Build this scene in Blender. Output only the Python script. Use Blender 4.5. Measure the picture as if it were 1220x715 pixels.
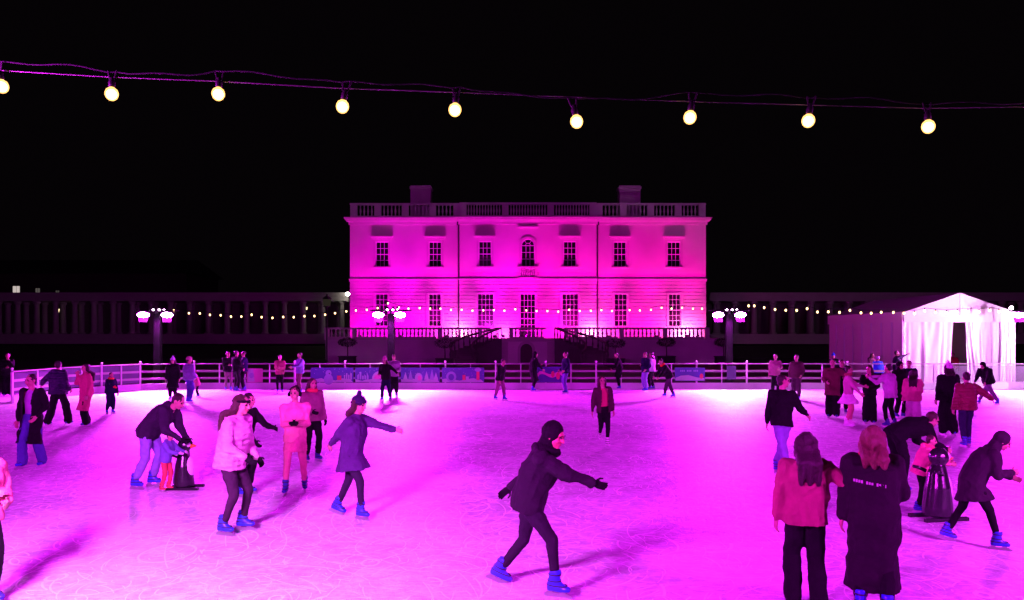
import bpy, math, random
import numpy as np
from mathutils import Vector, Matrix, Euler

# ------------------------------------------------------------------ scene, camera, sky, exposure
scene = bpy.context.scene
C = scene.collection
for o in list(bpy.data.objects):
    bpy.data.objects.remove(o, do_unlink=True)

CAM_H, FPX, HZ, CX = 2.6, 900.0, 398.0, 610.0      # camera height, focal length in photo pixels, horizon row, centre column
cam_data = bpy.data.cameras.new('camera')
cam_data.sensor_width = 36.0
cam_data.lens = 36.0 * FPX / 1220.0
cam_data.shift_y = (HZ - 357.5) / 1220.0
cam_data.clip_start = 0.1
cam_data.clip_end = 2000
cam = bpy.data.objects.new('camera', cam_data)
C.objects.link(cam)
cam.location = (0, 0, CAM_H)
cam.rotation_euler = (math.radians(90), 0, 0)
scene.camera = cam

world = bpy.data.worlds.new('World')
scene.world = world
world.use_nodes = True
wn = world.node_tree
bg = wn.nodes['Background']
sky = wn.nodes.new('ShaderNodeTexSky')
sky.sky_type = 'NISHITA'
sky.sun_disc = False
sky.sun_elevation = math.radians(-6)
sky.sun_rotation = math.radians(200)
skymix = wn.nodes.new('ShaderNodeMixRGB')
skymix.blend_type = 'ADD'
skymix.inputs[0].default_value = 1.0
skymix.inputs[2].default_value = (0.046, 0.028, 0.044, 1)   # city glow on a night sky
dim = wn.nodes.new('ShaderNodeMixRGB')
dim.blend_type = 'MULTIPLY'
dim.inputs[0].default_value = 1.0
dim.inputs[2].default_value = (0.02, 0.02, 0.02, 1)
wn.links.new(sky.outputs[0], dim.inputs[1])
wn.links.new(dim.outputs[0], skymix.inputs[1])
wn.links.new(skymix.outputs[0], bg.inputs[0])
bg.inputs[1].default_value = 0.03

scene.view_settings.view_transform = 'Standard'
scene.view_settings.look = 'None'
scene.view_settings.exposure = 0.0
scene.view_settings.gamma = 1.0
scene.view_settings.use_curve_mapping = False
scene.cycles.use_denoising = True
scene.cycles.max_bounces = 8
scene.cycles.diffuse_bounces = 3
scene.cycles.glossy_bounces = 3
scene.cycles.transparent_max_bounces = 12
scene.cycles.volume_bounces = 0
scene.cycles.caustics_reflective = False
scene.cycles.caustics_refractive = False
scene.cycles.sample_clamp_indirect = 4.0

# strengths of the lamps the place has
FLOOD_L = 1800.0
FLOOD_COL = (0.82, 0.014, 1.0)
UP_L = 3200.0
UP_HIGH = 5200.0

R = math.radians
rng = random.Random(7)
nrng = np.random.RandomState(7)

def W(x, y, Y):
    return Vector(((x - CX) * Y / FPX, Y, CAM_H - (y - HZ) * Y / FPX))
def G(x, y):
    Y = CAM_H * FPX / (y - HZ)
    return Vector(((x - CX) * Y / FPX, Y, 0.0))

# ------------------------------------------------------------------ materials
MATS = {}
def _new(name):
    m = bpy.data.materials.new(name)
    m.use_nodes = True
    nt = m.node_tree
    return m, nt, nt.nodes['Principled BSDF']
def N(nt, t, **kw):
    n = nt.nodes.new(t)
    for k, v in kw.items():
        if hasattr(n, k):
            setattr(n, k, v)
        else:
            n.inputs[k.replace('_', ' ')].default_value = v
    return n
def surf(name, col, rough=0.7, var=0.15, scale=3.0, bump=0.15, bscale=40.0, metal=0.0, spec=0.5, coords='Object'):
    """plain surface: colour mottled by noise, fine relief, rough variation"""
    if name in MATS:
        return MATS[name]
    m, nt, b = _new(name)
    tc = N(nt, 'ShaderNodeTexCoord')
    n1 = N(nt, 'ShaderNodeTexNoise', Scale=scale, Detail=6.0, Roughness=0.6)
    nt.links.new(tc.outputs[coords], n1.inputs['Vector'])
    mix = N(nt, 'ShaderNodeMixRGB', blend_type='MIX')
    nt.links.new(n1.outputs[0], mix.inputs[0])
    mix.inputs[1].default_value = tuple(max(0, c * (1 - var)) for c in col) + (1,)
    mix.inputs[2].default_value = tuple(min(1, c * (1 + var)) for c in col) + (1,)
    nt.links.new(mix.outputs[0], b.inputs['Base Color'])
    b.inputs['Roughness'].default_value = rough
    b.inputs['Metallic'].default_value = metal
    b.inputs['Specular IOR Level'].default_value = spec
    if bump:
        n2 = N(nt, 'ShaderNodeTexNoise', Scale=bscale, Detail=4.0)
        nt.links.new(tc.outputs[coords], n2.inputs['Vector'])
        bp = N(nt, 'ShaderNodeBump', Strength=bump, Distance=0.02)
        nt.links.new(n2.outputs[0], bp.inputs['Height'])
        nt.links.new(bp.outputs[0], b.inputs['Normal'])
    MATS[name] = m
    return m
def emit(name, col, strength):
    if name in MATS:
        return MATS[name]
    m = bpy.data.materials.new(name)
    m.use_nodes = True
    nt = m.node_tree
    nt.nodes.clear()
    e = nt.nodes.new('ShaderNodeEmission')
    e.inputs[0].default_value = tuple(col) + (1,)
    e.inputs[1].default_value = strength
    out = nt.nodes.new('ShaderNodeOutputMaterial')
    nt.links.new(e.outputs[0], out.inputs[0])
    MATS[name] = m
    return m
def cloth(col, kind='cloth'):
    key = kind + '_' + '_'.join('%.3f' % c for c in col)
    if key in MATS:
        return MATS[key]
    m, nt, b = _new(key)
    tc = N(nt, 'ShaderNodeTexCoord')
    n1 = N(nt, 'ShaderNodeTexNoise', Scale=9.0, Detail=5.0)
    nt.links.new(tc.outputs['Object'], n1.inputs['Vector'])
    mix = N(nt, 'ShaderNodeMixRGB')
    nt.links.new(n1.outputs[0], mix.inputs[0])
    mix.inputs[1].default_value = tuple(c * 0.72 for c in col) + (1,)
    mix.inputs[2].default_value = tuple(min(1, c * 1.25) for c in col) + (1,)
    nt.links.new(mix.outputs[0], b.inputs['Base Color'])
    b.inputs['Roughness'].default_value = {'cloth': 0.88, 'shell': 0.5, 'hair': 0.45, 'skin': 0.5, 'boot': 0.35}[kind]
    b.inputs['Specular IOR Level'].default_value = {'cloth': 0.10, 'shell': 0.3, 'hair': 0.35, 'skin': 0.4, 'boot': 0.5}[kind]
    mp = N(nt, 'ShaderNodeMapping')
    nt.links.new(tc.outputs['Object'], mp.inputs['Vector'])
    mp.inputs['Scale'].default_value = (60, 60, 5) if kind == 'hair' else (1, 1, 1)
    n2 = N(nt, 'ShaderNodeTexNoise', Scale={'cloth': 26.0, 'shell': 18.0, 'hair': 3.0, 'skin': 60.0, 'boot': 30.0}[kind], Detail=4.0)
    nt.links.new(mp.outputs[0], n2.inputs['Vector'])
    bp = N(nt, 'ShaderNodeBump', Strength={'cloth': 0.45, 'shell': 0.5, 'hair': 0.8, 'skin': 0.05, 'boot': 0.1}[kind], Distance=0.02)
    nt.links.new(n2.outputs[0], bp.inputs['Height'])
    last = bp
    if kind == 'shell':                      # stitched channels of a padded jacket
        wv = N(nt, 'ShaderNodeTexWave', Scale=4.6, Distortion=1.6); wv.bands_direction = 'Z'; wv.wave_profile = 'SIN'
        wv.inputs['Detail'].default_value = 2.0
        nt.links.new(tc.outputs['Object'], wv.inputs['Vector'])
        last = N(nt, 'ShaderNodeBump', Strength=0.42, Distance=0.03)
        nt.links.new(wv.outputs['Fac'], last.inputs['Height']); nt.links.new(bp.outputs[0], last.inputs['Normal'])
    nt.links.new(last.outputs[0], b.inputs['Normal'])
    MATS[key] = m
    return m

def ice_material():
    m, nt, b = _new('rink_ice')
    geo = N(nt, 'ShaderNodeNewGeometry')
    P = geo.outputs['Position']
    def arcs(scale, seed, width):
        """skate cuts: rings round scattered centres, broken up by noise"""
        mp = N(nt, 'ShaderNodeMapping')
        mp.inputs['Location'].default_value = (seed * 3.7, seed * 1.3, 0)
        mp.inputs['Rotation'].default_value = (0, 0, seed)
        mp.inputs['Scale'].default_value = (1.0, 0.8, 0.0)
        nt.links.new(P, mp.inputs['Vector'])
        v = N(nt, 'ShaderNodeTexVoronoi', Scale=scale)
        v.inputs['Randomness'].default_value = 1.0
        nt.links.new(mp.outputs[0], v.inputs['Vector'])
        w = N(nt, 'ShaderNodeMath', operation='MULTIPLY'); w.inputs[1].default_value = 7.0
        nt.links.new(v.outputs['Distance'], w.inputs[0])
        f = N(nt, 'ShaderNodeMath', operation='FRACT'); nt.links.new(w.outputs[0], f.inputs[0])
        c = N(nt, 'ShaderNodeMath', operation='COMPARE'); c.inputs[1].default_value = 0.5; c.inputs[2].default_value = width
        nt.links.new(f.outputs[0], c.inputs[0])
        n = N(nt, 'ShaderNodeTexNoise', Scale=scale * 3.1, Detail=2.0)
        nt.links.new(mp.outputs[0], n.inputs['Vector'])
        g = N(nt, 'ShaderNodeMath', operation='GREATER_THAN'); g.inputs[1].default_value = 0.51
        nt.links.new(n.outputs[0], g.inputs[0])
        k = N(nt, 'ShaderNodeMath', operation='MULTIPLY')
        nt.links.new(c.outputs[0], k.inputs[0]); nt.links.new(g.outputs[0], k.inputs[1])
        return k.outputs[0]
    acc = None
    for sc_, sd, wd in ((0.55, 1.0, 0.026), (0.9, 2.4, 0.04), (0.35, 4.1, 0.016), (0.7, 5.3, 0.034), (1.4, 0.6, 0.05), (0.22, 3.3, 0.011)):
        a = arcs(sc_, sd, wd)
        if acc is None:
            acc = a
        else:
            mx = N(nt, 'ShaderNodeMath', operation='MAXIMUM')
            nt.links.new(acc, mx.inputs[0]); nt.links.new(a, mx.inputs[1]); acc = mx.outputs[0]
    big = N(nt, 'ShaderNodeTexNoise', Scale=0.5, Detail=5.0, Roughness=0.65); nt.links.new(P, big.inputs['Vector'])
    fmp = N(nt, 'ShaderNodeMapping'); fmp.inputs['Scale'].default_value = (0.55, 1.0, 1.0); fmp.inputs['Rotation'].default_value = (0, 0, 0.12); nt.links.new(P, fmp.inputs['Vector'])
    fine = N(nt, 'ShaderNodeTexNoise', Scale=15.0, Detail=6.0, Roughness=0.75); nt.links.new(fmp.outputs[0], fine.inputs['Vector'])
    mid = N(nt, 'ShaderNodeTexNoise', Scale=4.5, Detail=4.0, Roughness=0.7); nt.links.new(P, mid.inputs['Vector'])
    # colour: grey-white ice, whiter where snow was scraped up
    add = N(nt, 'ShaderNodeMath', operation='ADD'); nt.links.new(big.outputs[0], add.inputs[0]); nt.links.new(fine.outputs[0], add.inputs[1])
    add2 = N(nt, 'ShaderNodeMath', operation='ADD'); nt.links.new(add.outputs[0], add2.inputs[0]); nt.links.new(mid.outputs[0], add2.inputs[1])
    rmp = N(nt, 'ShaderNodeMapRange'); rmp.inputs['From Min'].default_value = 1.22; rmp.inputs['From Max'].default_value = 1.78
    nt.links.new(add2.outputs[0], rmp.inputs['Value'])
    mix = N(nt, 'ShaderNodeMixRGB'); nt.links.new(rmp.outputs[0], mix.inputs[0])
    mix.inputs[1].default_value = (0.40, 0.43, 0.46, 1); mix.inputs[2].default_value = (0.90, 0.92, 0.94, 1)
    mix2 = N(nt, 'ShaderNodeMixRGB'); nt.links.new(acc, mix2.inputs[0]); nt.links.new(mix.outputs[0], mix2.inputs[1])
    mix2.inputs[2].default_value = (0.97, 0.98, 0.99, 1)
    nt.links.new(mix2.outputs[0], b.inputs['Base Color'])
    rr = N(nt, 'ShaderNodeMapRange'); rr.inputs['To Min'].default_value = 0.32; rr.inputs['To Max'].default_value = 0.6
    nt.links.new(mid.outputs[0], rr.inputs['Value']); nt.links.new(rr.outputs[0], b.inputs['Roughness'])
    b.inputs['Specular IOR Level'].default_value = 0.22
    b.inputs['IOR'].default_value = 1.31
    hsum = N(nt, 'ShaderNodeMath', operation='SUBTRACT'); nt.links.new(add2.outputs[0], hsum.inputs[0]); nt.links.new(acc, hsum.inputs[1])
    bp = N(nt, 'ShaderNodeBump', Strength=0.9, Distance=0.03)
    nt.links.new(hsum.outputs[0], bp.inputs['Height']); nt.links.new(bp.outputs[0], b.inputs['Normal'])
    return m

def glass_material(name, tint=(0.02, 0.02, 0.03), alpha=0.35):
    if name in MATS:
        return MATS[name]
    m = bpy.data.materials.new(name); m.use_nodes = True
    nt = m.node_tree; nt.nodes.clear()
    tr = nt.nodes.new('ShaderNodeBsdfTransparent'); gl = nt.nodes.new('ShaderNodeBsdfGlossy'); gl.inputs['Roughness'].default_value = 0.05
    fr = nt.nodes.new('ShaderNodeFresnel'); fr.inputs[0].default_value = 1.5
    df = nt.nodes.new('ShaderNodeBsdfDiffuse'); df.inputs[0].default_value = tint + (1,)
    tn = nt.nodes.new('ShaderNodeTexNoise'); tn.inputs['Scale'].default_value = 2.0
    rg = nt.nodes.new('ShaderNodeMapRange'); rg.inputs['To Min'].default_value = alpha * 0.7; rg.inputs['To Max'].default_value = min(1, alpha * 1.3)
    nt.links.new(tn.outputs[0], rg.inputs['Value'])
    m1 = nt.nodes.new('ShaderNodeMixShader'); nt.links.new(rg.outputs[0], m1.inputs[0])
    nt.links.new(tr.outputs[0], m1.inputs[1]); nt.links.new(df.outputs[0], m1.inputs[2])
    m2 = nt.nodes.new('ShaderNodeMixShader'); nt.links.new(fr.outputs[0], m2.inputs[0])
    nt.links.new(m1.outputs[0], m2.inputs[1]); nt.links.new(gl.outputs[0], m2.inputs[2])
    out = nt.nodes.new('ShaderNodeOutputMaterial'); nt.links.new(m2.outputs[0], out.inputs[0])
    MATS[name] = m
    return m

# ------------------------------------------------------------------ mesh helpers
class MB:
    """collects shapes and links them as ONE mesh object"""
    def __init__(self):
        self.v, self.f = [], []
    def add(self, v, f):
        o = len(self.v)
        self.v += [tuple(p) for p in v]
        self.f += [tuple(i + o for i in q) for q in f]
        return self
    def box(self, x0, x1, y0, y1, z0, z1):
        v = [(x0,y0,z0),(x1,y0,z0),(x1,y1,z0),(x0,y1,z0),(x0,y0,z1),(x1,y0,z1),(x1,y1,z1),(x0,y1,z1)]
        f = [(0,3,2,1),(4,5,6,7),(0,1,5,4),(1,2,6,5),(2,3,7,6),(3,0,4,7)]
        return self.add(v, f)
    def bar(self, a, b, w, h=None, up=(0,0,1)):
        """rectangular bar from a to b"""
        a, b = Vector(a), Vector(b)
        h = w if h is None else h
        d = (b - a).normalized()
        u = Vector(up)
        if abs(d.dot(u)) > 0.99:
            u = Vector((0, 1, 0))
        s = d.cross(u).normalized() * (w / 2)
        t = s.cross(d).normalized() * (h / 2)
        v = [a - s - t, a + s - t, a + s + t, a - s + t, b - s - t, b + s - t, b + s + t, b - s + t]
        return self.add(v, [(0,3,2,1),(4,5,6,7),(0,1,5,4),(1,2,6,5),(2,3,7,6),(3,0,4,7)])
    def tube(self, pts, r, n=8):
        pts = [Vector(p) for p in pts]
        rs = r if isinstance(r, (list, tuple)) else [r] * len(pts)
        v, f = [], []
        for i, p in enumerate(pts):
            d = (pts[min(i + 1, len(pts) - 1)] - pts[max(i - 1, 0)]).normalized()
            u = Vector((0, 0, 1)) if abs(d.z) < 0.95 else Vector((0, 1, 0))
            s = d.cross(u).normalized(); t = s.cross(d).normalized()
            for k in range(n):
                a = 2 * math.pi * k / n
                v.append(p + (s * math.cos(a) + t * math.sin(a)) * rs[i])
        for i in range(len(pts) - 1):
            for k in range(n):
                f.append((i*n+k, i*n+(k+1) % n, (i+1)*n+(k+1) % n, (i+1)*n+k))
        f.append(tuple(range(n - 1, -1, -1)))
        f.append(tuple((len(pts)-1)*n + k for k in range(n)))
        return self.add(v, f)
    def lathe(self, prof, at=(0,0,0), n=12):
        """profile of (radius, z), turned round z"""
        v, f = [], []
        for r, z in prof:
            for k in range(n):
                a = 2 * math.pi * k / n
                v.append((at[0] + r * math.cos(a), at[1] + r * math.sin(a), at[2] + z))
        for i in range(len(prof) - 1):
            for k in range(n):
                f.append((i*n+k, i*n+(k+1) % n, (i+1)*n+(k+1) % n, (i+1)*n+k))
        f.append(tuple(range(n - 1, -1, -1)))
        f.append(tuple((len(prof)-1)*n + k for k in range(n)))
        return self.add(v, f)
    def poly(self, pts):
        return self.add(pts, [tuple(range(len(pts)))])
    def prism(self, pts2, y0, y1):
        """outline in (x, z) given depth from y0 to y1"""
        n = len(pts2)
        v = [(x, y0, z) for x, z in pts2] + [(x, y1, z) for x, z in pts2]
        f = [tuple(range(n)), tuple(range(2*n - 1, n - 1, -1))]
        f += [(i, n + i, n + (i + 1) % n, (i + 1) % n) for i in range(n)]
        return self.add(v, f)
    def mesh(self, name, mat=None, smooth=False):
        me = bpy.data.meshes.new(name)
        me.from_pydata(self.v, [], self.f)
        if mat:
            me.materials.append(mat)
        if smooth:
            me.polygons.foreach_set('use_smooth', [True] * len(me.polygons))
        me.update()
        return me
    def build(self, name, mat, parent=None, smooth=False, loc=None):
        return link(name, self.mesh(name, mat, smooth), parent, loc)
def link(name, me, parent=None, loc=None, rot=None):
    o = bpy.data.objects.new(name, me)
    C.objects.link(o)
    if parent:
        o.parent = parent
    if loc is not None:
        o.location = loc
    if rot is not None:
        o.rotation_euler = rot
    return o
def tag(o, label=None, cat=None, group=None, kind=None):
    if label: o['label'] = label
    if cat: o['category'] = cat
    if group: o['group'] = group
    if kind: o['kind'] = kind
    return o
def thing(name, label, cat, loc=(0,0,0), group=None, rotz=0):
    o = bpy.data.objects.new(name, None)
    C.objects.link(o)
    o.location = loc
    o.rotation_euler = (0, 0, rotz)
    o.empty_display_size = 0.2
    return tag(o, label, cat, group)
def bevel(o, w=0.01, seg=1):
    md = o.modifiers.new('bevel', 'BEVEL'); md.width = w; md.segments = seg; md.limit_method = 'ANGLE'
    return o
# ------------------------------------------------------------------ ground and ice
m_grass = surf('night_grass', (0.045, 0.055, 0.028), 0.95, 0.5, 1.2, 0.8, 30.0)
mb = MB(); mb.add([(-600,-300,-0.10),(600,-300,-0.10),(600,900,-0.10),(-600,900,-0.10)], [(0,1,2,3)])
tag(mb.build('ground', m_grass), kind='structure')
RX0, RX1, RY0, RY1 = -18.6, 26.0, 3.4, 35.6
ice_outline = [(RX0, RY0), (RX1, RY0), (RX1, RY1 - 2.5), (RX1 - 0.8, RY1 - 0.7), (RX1 - 2.6, RY1), (RX0 + 3.6, RY1), (RX0 + 1.5, RY1 - 0.8), (RX0 + 0.5, RY1 - 2.2), (RX0 - 1.0, RY1 - 2.0), (RX0 - 9, RY1 - 2.0), (RX0 - 9, RY1 - 14)  , (RX0, RY1 - 14)]
mb = MB(); n = len(ice_outline)
mb.add([(x, y, 0.0) for x, y in ice_outline] + [(x, y, -0.095) for x, y in ice_outline],
       [tuple(range(n))] + [(i, n + i, n + (i + 1) % n, (i + 1) % n) for i in range(n)])
tag(mb.build('ice', ice_material()), kind='structure')

# ------------------------------------------------------------------ rink barrier
m_white = surf('barrier_white', (0.74, 0.74, 0.76), 0.45, 0.08, 2.0, 0.05, 30)
m_rail = surf('barrier_rail_paint', (0.36, 0.31, 0.33), 0.55, 0.15, 2.0, 0.1, 30)
m_kick = surf('kick_board_plastic', (0.80, 0.80, 0.82), 0.4, 0.1, 1.5, 0.05, 20)
m_mesh = surf('dark_windbreak_mesh', (0.09, 0.06, 0.14), 0.8, 0.25, 3.0, 0.2, 60)
def barrier(label, pts, pitch, style='rails', screens=0):
    t = thing('rink_barrier', label, 'barrier', (pts[0][0], pts[0][1], 0))
    o0 = Vector((pts[0][0], pts[0][1], 0))
    for (ax, ay), (bx, by) in zip(pts[:-1], pts[1:]):
        A, B = Vector((ax, ay, 0)) - o0, Vector((bx, by, 0)) - o0
        L = (B - A).length; k = max(1, round(L / pitch)); d = (B - A).normalized()
        nrm = Vector((d.y, -d.x, 0))                  # towards the ice
        if nrm.dot(Vector((3, 18, 0)) - (A + o0)) < 0: nrm = -nrm
        for i in range(k):
            p, q = A + (B - A) * (i / k), A + (B - A) * ((i + 1) / k)
            Z = lambda z: Vector((0, 0, z))
            pm = MB().bar(p, p + Z(1.17), 0.07, 0.07, up=nrm)
            post = pm.build('post', m_white, t)
            if style == 'rails':
                MB().lathe([(0.015, 0), (0.035, 0.012), (0.035, 0.045), (0.05, 0.07), (0.045, 0.11), (0.02, 0.13)], p + Z(1.215), 8).build('finial', m_white, post)
                mid = (p + q) / 2
                MB().bar(mid + Z(0.30), mid + Z(1.17), 0.045, 0.05, up=nrm).build('post', m_white, t)
                for z, h in ((0.52, 0.10), (0.85, 0.10)):
                    MB().bar(p + d * 0.037 + Z(z), q - d * 0.037 + Z(z), 0.028, h).build('rail', m_rail, t)
            else:
                MB().bar(p + d * 0.05 + Z(0.72), q - d * 0.05 + Z(0.72), 0.012, 0.78).build('clear_panel', glass_material('perspex', (0.5, 0.5, 0.55), 0.22), t)
                MB().bar(p + d * 0.037 + Z(0.325), q - d * 0.037 + Z(0.325), 0.03, 0.03).build('rail', m_white, t)
            if screens > 0:
                MB().bar(p + d * .05 - nrm * .035 + Z(.74), q - d * .05 - nrm * .035 + Z(.74), .008, .80).build('screen_panel', m_mesh, t); screens -= 1
            MB().bar(p + Z(1.192), q + Z(1.192), 0.10, 0.044).build('handrail', m_rail, t)
            MB().bar(p + d * 0.004 + nrm * 0.055 + Z(0.152), q - d * 0.004 + nrm * 0.055 + Z(0.152), 0.03, 0.296).build('kick_board', m_kick, t)
    return t
BY = RY1 + 0.06
barrier('white railed rink barrier curving round the left corner of the ice', [(RX0 - .06, 28.2), (RX0 - .06, RY1 - 4.4), (RX0 + 0.45, RY1 - 2.2), (RX0 + 1.45, RY1 - 0.75), (RX0 + 3.6, BY)], 2.3, screens=3)
barrier('long white railed rink barrier along the far side below the house', [(RX0 + 3.6, BY), (18.2, BY)], 2.43)
barrier('barrier of clear panels in front of the white marquee', [(18.2, BY), (RX1 - 2.6, BY), (RX1 - 0.75, RY1 - 0.65), (RX1 + .06, RY1 - 2.5), (RX1 + .06, 24.0)], 1.9, 'clear')

# banners tied to the rink side of the rails: flat print
def hexc(r, g, b): return (r, g, b)
pm_navy = surf('print_navy', (0.034, 0.019, 0.211), 0.5, 0.25, 1.5, 0)
pm_snow = surf('print_snow', (0.446, 0.459, 0.527), 0.5, 0.1, 2, 0)
pm_red = surf('print_red', (0.65, 0.04, 0.10), 0.5, 0.1, 2, 0)
pm_pale = surf('print_pale', (0.279, 0.260, 0.465), 0.5, 0.2, 2, 0)
pm_pink = surf('print_pink', (0.70, 0.12, 0.45), 0.5, 0.3, 1.0, 0)
pm_dark = surf('print_dark', (0.03, 0.02, 0.08), 0.5, 0.2, 2, 0)
def banner(x0, x1, y0, y1, kind, label, bgm=None, Y=RY1 - 0.03, skew=None):
    a, b = W(x0, y1, Y), W(x1, y0, Y)
    w, h = b.x - a.x, b.z - a.z
    t = thing('banner', label, 'banner', (a.x, Y, max(0.32, a.z)), 'printed banners on the rink barrier')
    h = b.z - max(0.32, a.z)
    MB().box(0, w, 0, 0.012, 0, h).build('sheet', bgm or pm_navy, t)
    r = random.Random(int(x0))
    def blob(pts, m, lift=0.004):
        MB().add([(u * w, -lift, v * h) for u, v in pts] , [tuple(range(len(pts)))]).build('print', m, t)
    def disc(cu, cv, ru, rv, m, lift=0.006, a0=0, a1=360, nn=14):
        pts = [(cu + ru * math.cos(R(a0 + (a1 - a0) * k / nn)), cv + rv * math.sin(R(a0 + (a1 - a0) * k / nn))) for k in range(nn + (1 if a1 - a0 < 360 else 0))]
        blob(pts, m, lift)
    if kind in ('winter', 'village', 'trees', 'gifts'):
        blob([(0.01, 0.02)] + [(0.99, 0.02)] + [(1 - u / 12, 0.20 + 0.07 * math.sin(u * 0.9 + x0) + 0.03 * math.sin(u * 2.3)) for u in range(0, 13)][1:-1] + [(0.01, 0.22)], pm_snow)
        for k in range(22):
            disc(r.uniform(0.03, 0.97), r.uniform(0.4, 0.95), 0.006, 0.018, pm_snow, 0.0045, nn=6)
    if kind == 'winter':
        disc(0.42, 0.20, 0.11, 0.36, pm_pale, 0.006); disc(0.42, 0.62, 0.07, 0.22, pm_pale, 0.008); disc(0.44, 0.60, 0.018, 0.05, pm_dark, 0.01, nn=8)
        blob([(0.62, 0.16), (0.72, 0.16), (0.72, 0.46), (0.62, 0.46)], pm_red, 0.007)
        for k in range(4): blob([(0.78 + k * .05, 0.18), (0.81 + k * .05, 0.18), (0.81 + k * .05, 0.5 + 0.12 * (k % 2)), (0.78 + k * .05, 0.5 + 0.12 * (k % 2))], pm_snow, 0.007)
    if kind == 'village':
        for k in range(5): blob([(0.05 + k * .055, 0.2), (0.09 + k * .055, 0.2), (0.09 + k * .055, 0.4 + r.random() * .35), (0.05 + k * .055, 0.4 + r.random() * .35)], pm_pale, 0.006)
        disc(0.55, 0.24, 0.16, 0.5, pm_snow, 0.006, 0, 180); disc(0.53, 0.24, 0.10, 0.32, pm_pink, 0.008, 0, 180)
        disc(0.78, 0.36, 0.07, 0.24, pm_pale, 0.007); disc(0.80, 0.66, 0.045, 0.15, pm_snow, 0.009)
    if kind == 'trees':
        for k, (u, s) in enumerate(((0.12, .5), (0.25, .66), (0.66, .58), (0.8, .74), (0.9, .5))):
            blob([(u - .06, 0.18), (u + .06, 0.18), (u, 0.18 + s)], pm_pale if k % 2 else pm_snow, 0.006 + k * 0.0006)
        disc(0.46, 0.3, 0.10, 0.34, pm_snow, 0.006); disc(0.48, 0.3, 0.05, 0.18, pm_pink, 0.008)
    if kind == 'gifts':
        disc(0.22, 0.38, 0.12, 0.36, pm_pale, 0.006); disc(0.22, 0.36, 0.07, 0.22, pm_navy, 0.008)
        for k, (u, s) in enumerate(((0.52, .34), (0.60, .24), (0.85, .62))):
            blob([(u - .035, 0.16), (u + .035, 0.16), (u + .035, 0.16 + s), (u - .035, 0.16 + s)], pm_red if k != 1 else pm_snow, 0.007)
        disc(0.85, 0.86, 0.08, 0.14, pm_pale, 0.008)
    if kind == 'wave':
        blob([(0.01, 0.30)] + [(u / 10, 0.42 + 0.12 * math.sin(u * 0.8)) for u in range(1, 10)] + [(0.99, 0.42), (0.99, 0.62)] + [(1 - u / 10, 0.62 + 0.10 * math.sin(u * 0.8 + 1)) for u in range(1, 10)] + [(0.01, 0.56)], pm_pink)
        disc(0.62, 0.52, 0.07, 0.2, pm_red, 0.008); disc(0.83, 0.42, 0.08, 0.24, pm_red, 0.008)
    if kind == 'letter':
        blob([(0.02, 0.04), (0.98, 0.04), (0.98, 0.20), (0.75, 0.26), (0.45, 0.44), (0.2, 0.40), (0.02, 0.24)], pm_snow)
        for k in range(11):
            if k not in (3, 7): blob([(0.18 + k * .055, 0.70), (0.215 + k * .055, 0.70), (0.215 + k * .055, 0.82), (0.18 + k * .055, 0.82)], pm_pale, 0.006)
        disc(0.88, 0.36, 0.06, 0.2, pm_red, 0.008)
    if kind == 'poster':
        blob([(0.06, 0.05), (0.5, 0.05), (0.4, 0.95), (0.06, 0.95)], pm_snow, 0.005); disc(0.3, 0.5, 0.16, 0.2, pm_pale, 0.007)
    return t
banner(370, 421, 438, 456, 'winter', 'navy winter banner with a pale snowman and red gift box')
banner(423, 475, 438, 456, 'village', 'navy banner with a snow dome behind the skating pair')
banner(477.5, 524, 438, 456, 'trees', 'navy banner with pale fir trees, right of the skating pair')
banner(526.5, 577, 438, 456, 'gifts', 'navy banner with red and white blocks and a pale ring')
banner(640, 670, 437, 456, 'wave', 'blue banner with a pink ribbon beside the long black coat')
banner(804, 840, 438, 454, 'letter', 'blue banner with a line of small lettering over a white hill')
banner(294, 313, 439, 457, 'poster', 'square pink poster on the barrier beside three people', pm_pink)
MB_LEFT = None
banner(197, 206, 438, 454, 'plain', 'small dark notice on the barrier behind the bobble hat', pm_dark)
banner(866, 877, 436, 452, 'plain', 'small dark notice on the barrier below the floodlight mast', pm_dark)

# ------------------------------------------------------------------ the house
HY = 74.0
k = HY / FPX
def hx(px): return (px - CX) * k
def hz(py): return CAM_H - (py - HZ) * k
m_stone = surf('limewashed_wall', (0.66, 0.62, 0.56), 0.85, 0.10, 0.8, 0.25, 14)
m_stone2 = surf('portland_stone', (0.58, 0.55, 0.50), 0.85, 0.14, 1.2, 0.25, 20)
m_glaz = surf('white_glazing_bars', (0.75, 0.74, 0.72), 0.5, 0.05, 2, 0)
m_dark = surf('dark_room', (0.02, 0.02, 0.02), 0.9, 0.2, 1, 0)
m_blind = surf('window_blind', (0.20, 0.18, 0.17), 0.9, 0.2, 1.5, 0.1, 20)
m_lead = surf('lead_pipe', (0.06, 0.055, 0.06), 0.6, 0.2, 3, 0.1, 20)
house = thing('mansion', 'wide white two-storey stone mansion with roof balustrade, floodlit pink', 'building', (hx(629), HY, 0))
HO = Vector((hx(629), HY, 0))
def hb(): return MB()
X0, X1 = hx(417) - HO.x, hx(841) - HO.x
XB0, XB1 = hx(548) - HO.x, hx(710) - HO.x
Z0, ZS, ZC, ZP = 2.2, hz(334), hz(259.5), hz(242)
def rel(px): return hx(px) - HO.x
ups = [(447.5, 463), (510.8, 526), (570.5, 585.6), (671, 686.2), (731, 746.2), (795.2, 810.8)]
los = [(447, 462), (510.5, 525.5), (569, 588.5), (619.5, 638), (669.2, 689), (732, 747.6), (796.6, 811.4)]
uw = [(rel(a), rel(b), hz(318), hz(288)) for a, b in ups]
arch = (rel(621), rel(637), hz(318), hz(285))
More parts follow.
